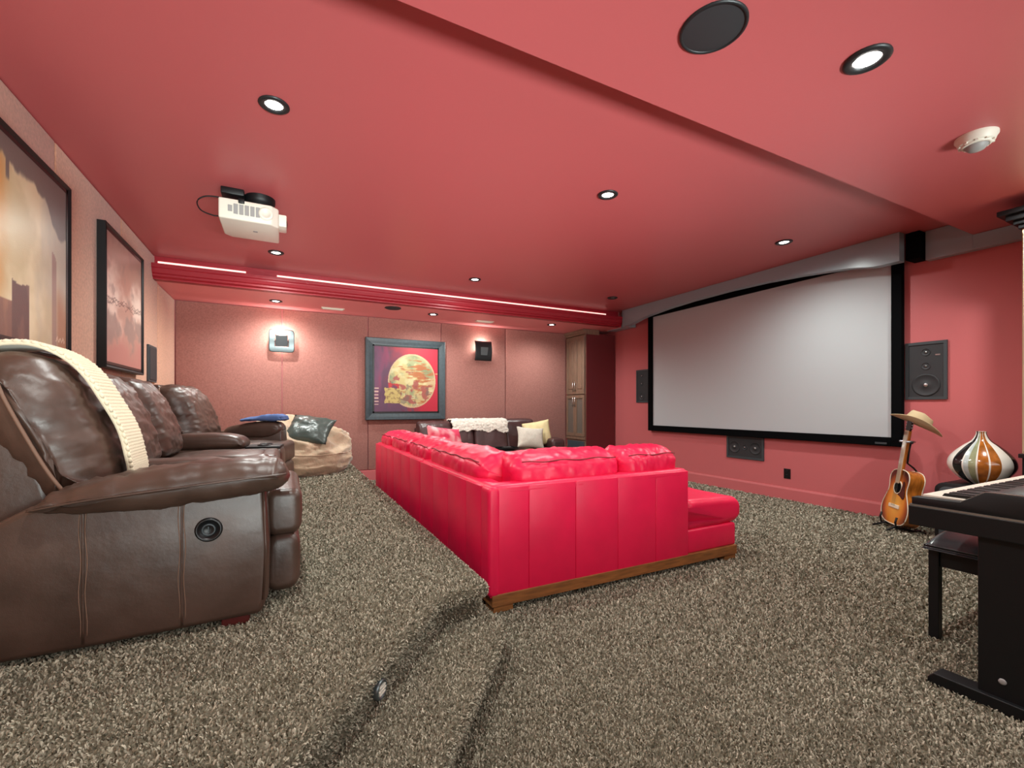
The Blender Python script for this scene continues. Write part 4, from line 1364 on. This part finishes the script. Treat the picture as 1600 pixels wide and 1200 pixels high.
# low tray with remote controls on the seat
tr = thing('serving_tray', 'dark tray holding remote controls on the chocolate sofa seat', 'tray', (2.95, 6.22, 0.455))
obj('tray_base', box(2.70, 3.22, 6.12, 6.34, 0.470, 0.476, 0.003), M['black_satin'], tr, smooth=False)
for (x0, x1, y0, y1) in ((2.70, 3.22, 6.12, 6.13), (2.70, 3.22, 6.33, 6.34), (2.70, 2.71, 6.13, 6.33), (3.21, 3.22, 6.13, 6.33)):
    obj('rim', box(x0, x1, y0, y1, 0.476, 0.497), M['black_satin'], tr, smooth=False)
for (x, y, a, lab) in ((2.80, 6.21, 0.5, 'silver remote control at the left end of the dark tray'), (3.08, 6.23, -0.3, 'black remote control at the right end of the dark tray')):
    t = thing('remote_control', lab, 'remote', (x, y, 0.478), a)
    obj('shell', box(-0.08, 0.08, -0.022, 0.022, 0.0, 0.02, 0.006), M['silver'] if x < 2.9 else M['black'], t, local=True, autosmooth=0.7)
    for k in range(4):
        obj('button', box(-0.055 + 0.03 * k, -0.04 + 0.03 * k, -0.008, 0.008, 0.019, 0.023), M['grey_plastic'], t, local=True, smooth=False)

# ------------------------------------------------------------------ tall cabinet in the far corner
cx, cy0, cy1 = 4.72, 6.45, YB - 0.001
cb_ = thing('tall_cabinet', 'tall brown cabinet with glazed lower doors in the far corner', 'cabinet', (5.0, 6.75, 0))
obj('carcass', box(cx + 0.022, XR - 0.02, cy0 + 0.012, cy1, 0.0, 2.42), M['cabinet'], cb_, smooth=False)
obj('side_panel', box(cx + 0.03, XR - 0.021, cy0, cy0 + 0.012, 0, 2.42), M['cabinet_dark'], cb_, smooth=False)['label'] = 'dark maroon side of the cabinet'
crn = prism([(cx + 0.02, 2.40), (cx - 0.005, 2.405), (cx - 0.015, 2.43), (cx - 0.04, 2.455), (cx - 0.045, ZS - 0.002), (cx + 0.3, ZS - 0.002), (cx + 0.3, 2.40)], cy0 - 0.01, cy1, 'y')
obj('crown', crn, M['cabinet'], cb_, smooth=False)
ym = (cy0 + cy1) / 2
for (a, b) in ((cy0 + 0.02, ym - 0.002), (ym + 0.002, cy1 - 0.02)):
    # raised-panel upper door
    d = obj('door', box(cx, cx + 0.022, a, b, 1.345, 2.385, 0.003), M['cabinet'], cb_, smooth=False)
    fr_ = bmesh.new()
    for (p, q, r, s) in ((a, b, 1.345, 1.41), (a, b, 2.32, 2.385), (a, a + 0.055, 1.41, 2.32), (b - 0.055, b, 1.41, 2.32)):
        box(cx - 0.012, cx + 0.001, p, q, r, s, 0.003, bm=fr_)
    obj('door_frame', fr_, M['cabinet'], d, smooth=False)
    obj('raised_panel', box(cx - 0.008, cx + 0.002, a + 0.075, b - 0.075, 1.44, 2.29, 0.007), M['cabinet'], d, smooth=False)
    # glazed lower door
    fr_ = bmesh.new()
    for (p, q, r, s) in ((a, b, 0.585, 0.645), (a, b, 1.27, 1.33), (a, a + 0.05, 0.645, 1.27), (b - 0.05, b, 0.645, 1.27)):
        box(cx - 0.012, cx + 0.020, p, q, r, s, 0.003, bm=fr_)
    d2 = obj('door', fr_, M['cabinet'], cb_, smooth=False)
    obj('glass_pane', box(cx + 0.002, cx + 0.006, a + 0.045, b - 0.045, 0.64, 1.275), M['glass'], d2, smooth=False)
    hy = b - 0.03 if b < ym + 0.001 else a + 0.03
    for dd, z0_, z1_ in ((d, 1.39, 1.57), (d2, 1.12, 1.30)):
        hb = tube([(cx - 0.04, hy, z0_), (cx - 0.04, hy, z1_)], 0.006, 8)
        tube([(cx - 0.04, hy, z0_ + 0.03), (cx - 0.01, hy, z0_ + 0.03)], 0.005, 6, bm=hb)
        tube([(cx - 0.04, hy, z1_ - 0.03), (cx - 0.01, hy, z1_ - 0.03)], 0.005, 6, bm=hb)
        obj('handle', hb, M['nickel'], dd)
obj('niche_panel', box(cx + 0.004, cx + 0.02, cy0 + 0.05, cy1 - 0.05, 0.12, 0.50, 0.002), M['niche'], cb_, smooth=False)
obj('rail', box(cx - 0.005, cx + 0.022, cy0 + 0.01, cy1, 0.53, 0.58, 0.003), M['cabinet'], cb_, smooth=False)

# ------------------------------------------------------------------ right-hand cabinet at the frame edge
rc = thing('tall_cabinet', 'tall pale wooden cabinet with black crown at the right wall', 'cabinet', (5.0, 0.9, 0))
obj('lower_case', box(4.74, XR - 0.02, 0.55, 1.215, 0, 0.755, 0.004), M['black_satin'], rc, smooth=False)
obj('counter', box(4.70, XR - 0.02, 0.54, 1.225, 0.755, 0.785, 0.004), M['black'], rc, smooth=False)
obj('upper_case', box(4.72, XR - 0.02, 0.56, 1.21, 0.785, 2.40, 0.004), M['cream_wood'], rc, smooth=False)
crn = bmesh.new()
for (e, z0_, z1_) in ((0.0, 2.40, 2.43), (0.02, 2.43, 2.46), (0.05, 2.46, 2.50), (0.085, 2.50, 2.535)):
    box(4.70 - e, XR - 0.02, 0.54 - e, 1.225 + e, z0_, z1_, 0.004, bm=crn)
obj('crown', crn, M['black_satin'], rc, smooth=False)
for (a, b) in ((0.565, 0.88), (0.885, 1.20)):
    d = obj('door', box(4.70, 4.72, a, b, 0.80, 2.38, 0.004), M['cream_wood'], rc, smooth=False)
    obj('raised_panel', box(4.694, 4.702, a + 0.06, b - 0.06, 0.88, 2.30, 0.005), M['cream_wood'], d, smooth=False)

# ------------------------------------------------------------------ subwoofer and vase
sw = thing('subwoofer', 'black rounded subwoofer box by the red wall under the striped vase', 'subwoofer', (4.92, 1.48, 0))
bx = prism(rrect(1.27, 1.69, 0.03, 0.515, 0.06), 4.70, 5.15, 'x', 0.006, 2)
obj('cabinet', bx, M['black_satin'], sw, autosmooth=0.7)
obj('grille', prism(rrect(1.30, 1.66, 0.06, 0.485, 0.045), 4.69, 4.702, 'x', 0.003, 2), M['speaker_edge'], sw, autosmooth=0.7)
for (x, y) in ((4.75, 1.32), (4.75, 1.63), (5.09, 1.32), (5.09, 1.63)):
    obj('foot', lathe([(0.022, 0), (0.022, 0.032)], 14, (x, y, 0)), M['black_satin'], sw)

vprof = [(0.070, 0.0), (0.082, 0.008), (0.112, 0.028), (0.142, 0.052), (0.180, 0.10), (0.196, 0.148), (0.186, 0.20), (0.152, 0.25), (0.103, 0.30), (0.066, 0.33), (0.046, 0.355), (0.033, 0.385), (0.030, 0.402), (0.032, 0.412)]
vp2 = [(0, 0)] + crom(vprof, 54, False) + [(0.027, 0.412), (0.025, 0.398), (0.023, 0.36)]
SEG = 120
bm = lathe(vp2, SEG, (0, 0, 0), cap=False)
# glaze stripes round the pot: (end angle in degrees, glaze); 0 white, 1 black, 2 sage, 3 grey-blue, 4 amber
stripes = [(-174, 4), (-150, 0), (-126, 1), (-93, 4), (-54, 0), (-33, 1), (-30, 0), (-21, 3), (-9, 2), (-6, 0), (12, 4), (15, 0), (33, 4), (60, 0), (96, 1), (120, 2), (141, 4), (180, 0)]
for f in bm.faces:
    cc = f.calc_center_median()
    a = math.degrees(math.atan2(cc.y, cc.x))
    f.material_index = next(g_ for e_, g_ in stripes if a <= e_)
vs = obj('striped_vase', bm, [M['g_white'], M['g_black'], M['g_sage'], M['g_blue'], M['g_amber']])
vs.location = (4.90, 1.475, 0.516)
vs.rotation_euler = (0, 0, math.radians(196.7))
tag(vs, 'round bellied vase striped white, black, sage and amber on the subwoofer', 'vase')

# ------------------------------------------------------------------ guitar, stand, hat
GT, GZ = math.radians(9), math.radians(-131)
GL = Vector((4.955, 2.085, 0.055))
gt = thing('acoustic_guitar', 'sunburst acoustic guitar leaning on a stand by the red wall', 'guitar', GL)
gt.rotation_euler = (-GT, 0, GZ)
half = crom([(0.0, 0.0), (0.10, 0.005), (0.168, 0.035), (0.199, 0.10), (0.196, 0.165), (0.165, 0.24), (0.138, 0.295), (0.134, 0.34), (0.144, 0.40), (0.138, 0.445), (0.105, 0.483), (0.05, 0.498), (0.0, 0.50)], 40, False)
outl = half + [(-x, z) for x, z in half[1:-1][::-1]]
DEP = 0.115


def gface(y, name, m, par):
    b = bmesh.new()
    n = len(outl)
    prev = [b.verts.new((x, y, z)) for x, z in outl]
    for s in (0.8, 0.6, 0.4, 0.2):
        cur = [b.verts.new((x * s, y - (0.003 * (1 - s) if y < 0.05 else -0.003 * (1 - s)), 0.24 + (z - 0.24) * s)) for x, z in outl]
        for i in range(n):
            b.faces.new((prev[i], prev[(i + 1) % n], cur[(i + 1) % n], cur[i]))
        prev = cur
    b.faces.new(prev)
    return obj(name, b, m, par, local=True)


burst = mat('sunburst_lacquer', (210, 130, 40), 0.18, coat=0.6)
nt = burst.node_tree
tc = nt.nodes.new('ShaderNodeTexCoord')
mp = nt.nodes.new('ShaderNodeMapping')
mp.inputs['Location'].default_value = (0, 0, -0.19)
ve = nt.nodes.new('ShaderNodeVectorMath')
ve.operation = 'MULTIPLY'
ve.inputs[1].default_value = (1.25, 0.0, 0.88)
ln = nt.nodes.new('ShaderNodeVectorMath')
ln.operation = 'LENGTH'
cr_ = nt.nodes.new('ShaderNodeValToRGB')
for e in list(cr_.color_ramp.elements)[1:]:
    cr_.color_ramp.elements.remove(e)
cr_.color_ramp.elements[0].position = 0.05
cr_.color_ramp.elements[0].color = (*lin((240, 176, 74)), 1)
for p_, c_ in ((0.15, (226, 140, 46)), (0.20, (170, 84, 28)), (0.255, (70, 28, 16))):
    e = cr_.color_ramp.elements.new(p_)
    e.color = (*lin(c_), 1)
nt.links.new(tc.outputs['Object'], mp.inputs['Vector'])
nt.links.new(mp.outputs['Vector'], ve.inputs[0])
nt.links.new(ve.outputs['Vector'], ln.inputs[0])
nt.links.new(ln.outputs['Value'], cr_.inputs['Fac'])
nt.links.new(cr_.outputs['Color'], nt.nodes['Principled BSDF'].inputs['Base Color'])
gface(0.0, 'soundboard', burst, gt)
gface(DEP, 'back_plate', M['amber'], gt)
b = bmesh.new()
n = len(outl)
va = [b.verts.new((x, 0, z)) for x, z in outl]
vb = [b.verts.new((x, DEP, z)) for x, z in outl]
for i in range(n):
    b.faces.new((va[i], va[(i + 1) % n], vb[(i + 1) % n], vb[i]))
obj('sides', b, M['amber'], gt, local=True)
for y in (0.0, DEP):
    obj('binding', tube([(x, y, z) for x, z in outl], 0.0045, 6, closed=True), M['binding'], gt, local=True)
obj('soundhole', lathe([(0, -0.0045), (0.05, -0.0045)], 32, (0, 0, 0.335), 'y', cap=False), M['black_velvet'], gt, local=True)
obj('rosette', lathe([(0.053, -0.001), (0.053, -0.005), (0.064, -0.005), (0.064, -0.001)], 36, (0, 0, 0.335), 'y', cap=False), M['binding'], gt, local=True)
# the lathe turned on y mirrors depth, so place thin front pieces by hand
pg = crom([(0.02, 0.275), (0.06, 0.26), (0.105, 0.24), (0.12, 0.275), (0.108, 0.33), (0.10, 0.38), (0.075, 0.40), (0.066, 0.35), (0.05, 0.30)], 36)
obj('pickguard', prism(pg, -0.0065, -0.003, 'y'), M['tortoise'], gt, local=True, smooth=False)
obj('bridge', box(-0.075, 0.075, -0.013, -0.001, 0.145, 0.178, 0.004), M['binding'], gt, local=True, smooth=False)
nk = prism([(-0.022, -0.012), (0.022, -0.012), (0.022, 0.0), (0.014, 0.018), (-0.014, 0.018), (-0.022, 0.0)], 0.38, 0.86, 'z')
obj('neck', nk, M['amber'], gt, local=True, smooth=False)
obj('fretboard', box(-0.024, 0.024, -0.018, -0.011, 0.375, 0.86), M['maple'], gt, local=True, smooth=False)
for k in range(12):
    z = 0.845 - 0.62 * (1 - 2 ** (-(k + 1) / 12))
    obj('fret', box(-0.024, 0.024, -0.0195, -0.0175, z - 0.001, z + 0.001), M['silver'], gt, local=True, smooth=False)
hd = obj('headstock', prism([(-0.023, 0.855), (0.023, 0.855), (0.036, 0.88), (0.032, 0.955), (0.0, 0.965), (-0.032, 0.955), (-0.036, 0.88)], -0.008, 0.008, 'y', 0.002), M['rosewood'], gt, local=True, smooth=False)
for s in (-1, 1):
    for k in range(3):
        obj('tuning_peg', lathe([(0.005, 0), (0.005, 0.02), (0.009, 0.022), (0.009, 0.034), (0, 0.036)], 10, (0, 0, 0), 'x', cap=False).copy() and xform(box(0.032, 0.05, -0.005, 0.005, 0.885 + 0.026 * k - 0.005, 0.885 + 0.026 * k + 0.005, 0.002), Matrix.Scale(s, 4, (1, 0, 0))), M['silver'], hd, local=True, smooth=False)
sb2 = bmesh.new()
for k in range(6):
    x = (k - 2.5) * 0.0075
    tube([(x * 1.3, -0.016, 0.165), (x, -0.023, 0.85)], 0.0008, 4, bm=sb2)
so = obj('strings', sb2, M['silver'], gt, local=True)
so['kind'] = 'stuff'
obj('strap_button', lathe([(0.006, 0), (0.006, -0.02), (0.01, -0.022)], 10, (0, 0.055, 0), 'z', cap=False), M['silver'], gt, local=True)

st = thing('guitar_stand', 'black tubular stand holding up the sunburst guitar', 'stand', (5.05, 2.03, 0))
GM = Matrix.Translation(GL) @ Matrix.Rotation(GZ, 4, 'Z') @ Matrix.Rotation(-GT, 4, 'X')
gw = lambda x, y, z: tuple(GM @ Vector((x, y, z)))
BS = M['black_satin']
obj('upright', tube([gw(0.0, 0.20, -0.02), gw(0, 0.15, 0.3), gw(0, 0.132, 0.49), gw(0, 0.09, 0.53), gw(0, 0.036, 0.565), gw(0, 0.030, 0.68), gw(0, 0.034, 0.765)], 0.008, 8), BS, st)
yk = tube([gw(-0.05, -0.03, 0.755), gw(-0.05, 0.03, 0.765), gw(-0.03, 0.045, 0.765), gw(0.03, 0.045, 0.765), gw(0.05, 0.03, 0.765), gw(0.05, -0.03, 0.755)], 0.008, 8)
obj('neck_yoke', yk, M['silver'], st)
obj('yoke_knob', lathe([(0, -0.012), (0.010, -0.01), (0.012, 0), (0.01, 0.01), (0, 0.012)], 12, gw(0.075, 0.0, 0.755), cap=False), BS, st)
for s in (-1, 1):
    f = Vector(gw(s * 0.11, -0.10, 0.0))
    r = Vector(gw(s * 0.20, 0.30, 0.0))
    f.z = r.z = 0.010
    obj('leg', tube([gw(0.0, 0.21, 0.12), tuple(f)], 0.009, 8), BS, st)
    obj('leg', tube([gw(0.0, 0.21, 0.14), tuple(r)], 0.009, 8), BS, st)
    a0 = Vector(gw(s * 0.05, 0.20, -0.01))
    obj('cradle_arm', tube([tuple(a0), gw(s * 0.11, 0.12, -0.018), gw(s * 0.12, -0.02, -0.018), gw(s * 0.12, -0.035, 0.03), gw(s * 0.12, -0.03, 0.075)], 0.009, 8), BS, st)
gb = obj('cross_bar', tube([gw(-0.12, 0.20, -0.02), gw(0.12, 0.20, -0.02)], 0.009, 8), BS, st)

# felt hat hung on the headstock
bm = bmesh.new()
NR, NA = 34, 64
g = []
for i in range(NR + 1):
    ring = []
    for k in range(NA):
        a = 2 * PI * k / NA
        ca, sa = math.cos(a), math.sin(a)
        t = i / NR
        if t < 0.30:           # crown top with a lengthwise crease and front pinch
            q = t / 0.30
            x, y = 0.075 * q * ca, 0.055 * q * sa
            z = 0.115 - 0.035 * math.exp(-(y / 0.022) ** 2) * (1 - 0.4 * q) - 0.02 * (x > 0) * (x / 0.075) - 0.012 * q * q
        elif t < 0.62:         # crown side
            q = (t - 0.30) / 0.32
            rx, ry = 0.075 + 0.027 * q ** 0.6, 0.055 + 0.029 * q ** 0.6
            x, y = rx * ca, ry * sa
            z0_ = 0.103 - 0.02 * max(0, ca)
            z = z0_ * (1 - q ** 1.6)
        else:                  # brim, curled up at the sides
            q = (t - 0.62) / 0.38
            x, y = (0.102 + 0.098 * q) * ca, (0.084 + 0.086 * q) * sa
            z = 0.042 * q * q * sa * sa - 0.012 * q * ca * ca
        ring.append(bm.verts.new((x, y, z)))
    g.append(ring)
for r0, r1 in zip(g, g[1:]):
    for k in range(NA):
        bm.faces.new((r0[k], r0[(k + 1) % NA], r1[(k + 1) % NA], r1[k]))
bmesh.ops.remove_doubles(bm, verts=bm.verts, dist=0.0004)
hat = thing('felt_hat', 'tan felt western hat hung on the guitar headstock', 'hat', (5.09, 1.955, 0.965))
view = Vector((0.924, 0.383, 0))
HM = Matrix.Rotation(math.radians(29), 4, view) @ Matrix.Rotation(math.radians(-5), 4, Vector((0.383, -0.924, 0))) @ Matrix.Rotation(math.radians(-68), 4, 'Z')
o = obj('brim_and_crown', xform(bm, HM), M['felt'], hat, local=True)
md = o.modifiers.new('thick', 'SOLIDIFY')
md.thickness = 0.004
band = bmesh.new()
band_pts = [(0.1035 * math.cos(2 * PI * k / 48), 0.0855 * math.sin(2 * PI * k / 48)) for k in range(48)]
va = [band.verts.new((x, y, 0.004)) for x, y in band_pts]
vb = [band.verts.new((x * 0.985, y * 0.985, 0.026)) for x, y in band_pts]
for i in range(48):
    band.faces.new((va[i], va[(i + 1) % 48], vb[(i + 1) % 48], vb[i]))
obj('hat_band', xform(band, HM), M['linen'], hat, local=True)

# ------------------------------------------------------------------ digital piano and bench
pn = thing('digital_piano', 'black digital piano at the right edge with white keys', 'piano', (3.0, 0.66, 0))
X0, X1 = 2.34, 3.74
BL = M['black']
cheek_up = [(0.915, 0.718), (0.915, 0.748), (0.765, 0.752), (0.695, 0.802), (0.44, 0.806), (0.44, 0.718)]
for (a, b) in ((X0, X0 + 0.055), (X1 - 0.055, X1)):
    obj('end_cheek', prism(cheek_up, a, b, 'x', 0.003, 2), M['black_satin'], pn, autosmooth=0.5)
obj('keybed', box(X0 - 0.004, X1 + 0.004, 0.43, 0.925, 0.632, 0.712, 0.004), M['black_satin'], pn, smooth=False)
obj('trim_strip', box(X0 - 0.002, X1 + 0.002, 0.434, 0.921, 0.711, 0.7185), M['silver'], pn, smooth=False)
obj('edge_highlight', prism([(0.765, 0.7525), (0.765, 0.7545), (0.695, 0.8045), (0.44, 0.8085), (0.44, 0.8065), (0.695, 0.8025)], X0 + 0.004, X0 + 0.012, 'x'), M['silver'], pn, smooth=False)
obj('key_slip', box(X0 + 0.056, X1 - 0.056, 0.902, 0.915, 0.712, 0.742, 0.003), BL, pn, smooth=False)
kx0, kx1 = X0 + 0.06, X1 - 0.06
kw = (kx1 - kx0) / 52
wm = box(-kw / 2 + 0.0006, kw / 2 - 0.0006, 0.75, 0.90, 0.735, 0.756, 0.0015, 1)
first = obj('white_key', wm, M['white_key'], pn, smooth=False)
base_loc = first.location.copy()
wmesh = first.data
first.location = Vector((kx0 + kw / 2, 0, 0))
for k in range(1, 52):
    o = first.copy()
    COL.objects.link(o)
    o.location = (kx0 + kw * (k + 0.5), 0, 0)
bmk = prism([(0.752, 0.750), (0.752, 0.770), (0.838, 0.768), (0.848, 0.752)], -0.0055, 0.0055, 'x', 0.001, 1)
fb_ = obj('black_key', bmk, M['black_key'], pn, smooth=False)
placed = False
for k in range(51):
    if (k + 5) % 7 in (2, 6):
        continue
    o = fb_ if not placed else fb_.copy()
    if placed:
        COL.objects.link(o)
    placed = True
    o.location = (kx0 + kw * (k + 1), 0, 0)
obj('control_panel', prism([(0.75, 0.712), (0.75, 0.762), (0.69, 0.800), (0.44, 0.804), (0.44, 0.712)], X0 + 0.056, X1 - 0.056, 'x', 0.003, 2), BL, pn, autosmooth=0.5)
obj('felt_strip', box(X0 + 0.058, X1 - 0.058, 0.748, 0.752, 0.75, 0.766), M['cabinet_dark'], pn, smooth=False)
for (a, b) in ((X0 + 0.025, X0 + 0.06), (X1 - 0.06, X1 - 0.025)):
    lg = obj('leg_panel', box(a, b, 0.47, 0.722, 0.04, 0.632, 0.003), M['black_satin'], pn, smooth=False)
    obj('foot_bar', prism([(0.40, 0.0), (0.865, 0.0), (0.865, 0.022), (0.845, 0.045), (0.42, 0.045), (0.40, 0.022)], a - 0.022, b + 0.022, 'x', 0.003, 2), M['black_satin'], pn, smooth=False)
obj('screw_cap', lathe([(0.011, 0.0), (0.011, -0.004), (0.007, -0.006), (0, -0.006)], 20, (X0 + 0.026, 0.655, 0.108), 'x', cap=False), M['grey_plastic'], pn)
obj('modesty_panel', box(X0 + 0.06, X1 - 0.06, 0.49, 0.51, 0.20, 0.60, 0.003), M['black_satin'], pn, smooth=False)

bn = thing('piano_bench', 'black piano bench with padded vinyl seat tucked under the keyboard', 'bench', (3.15, 0.86, 0))
Bx0, Bx1, By0, By1 = 2.79, 3.52, 0.69, 1.03
pr_ = [(Bx0 - 0.004, 0.436), (Bx0 - 0.012, 0.446), (Bx0 - 0.006, 0.462), (Bx0 + 0.06, 0.485), (Bx0 + 0.18, 0.502), ((Bx0 + Bx1) / 2, 0.508), (Bx1 - 0.18, 0.502), (Bx1 - 0.06, 0.485), (Bx1 + 0.006, 0.462), (Bx1 + 0.012, 0.446), (Bx1 + 0.004, 0.436), ((Bx0 + Bx1) / 2, 0.438)]
obj('seat_pad', puffy(pr_, By0 - 0.012, By1 + 0.012, 0.034, 12, n=80), M['black_vinyl'], bn)
for (x, y) in ((Bx0 + 0.01, By0), (Bx0 + 0.01, By1 - 0.04), (Bx1 - 0.05, By0), (Bx1 - 0.05, By1 - 0.04)):
    obj('leg', box(x, x + 0.04, y, y + 0.04, 0.0, 0.44, 0.003), M['black_satin'], bn, smooth=False)
for (a, b, c1, d) in ((Bx0 + 0.05, Bx1 - 0.05, By1 - 0.032, By1 - 0.012), (Bx0 + 0.05, Bx1 - 0.05, By0 + 0.012, By0 + 0.032), (Bx0 + 0.02, Bx0 + 0.04, By0 + 0.04, By1 - 0.04), (Bx1 - 0.04, Bx1 - 0.02, By0 + 0.04, By1 - 0.04)):
    obj('apron', box(a, b, c1, d, 0.355, 0.438, 0.003), M['black_satin'], bn, smooth=False)

# ------------------------------------------------------------------ step light in the riser
dd = Vector((0.649, 0.760, 0)).normalized()       # along the slanted riser
nn = Vector((dd.y, -dd.x, 0))
c0 = Vector((0.59, 1.85, 0)) - dd * 0.46 + nn * -0.020
c0.z = 0.195
sl = thing('step_light', 'small oval metal step light set in the carpeted riser', 'step light', c0)
FM = Matrix((( dd.x, nn.x, 0, 0), (dd.y, nn.y, 0, 0), (0, 0, 1, 0), (0, 0, 0, 1)))
bm = lathe([(0.0, 0.010), (0.025, 0.010), (0.026, 0.015), (0.030, 0.014), (0.033, 0.006), (0.033, -0.01)], 32, cap=False)
xform(bm, FM @ Matrix.Rotation(-PI / 2, 4, 'X') @ Matrix.Scale(1.0, 4))
obj('bezel', bm, M['gunmetal'], sl, local=True)
for k in range(3):
    z = -0.011 + 0.011 * k
    bm = xform(box(-0.022 + 0.004 * abs(k - 1), 0.022 - 0.004 * abs(k - 1), 0.009, 0.016, z - 0.0032, z + 0.0032, 0.001), FM)
    obj('louvre', bm, M['white_plastic'], sl, local=True, smooth=False)
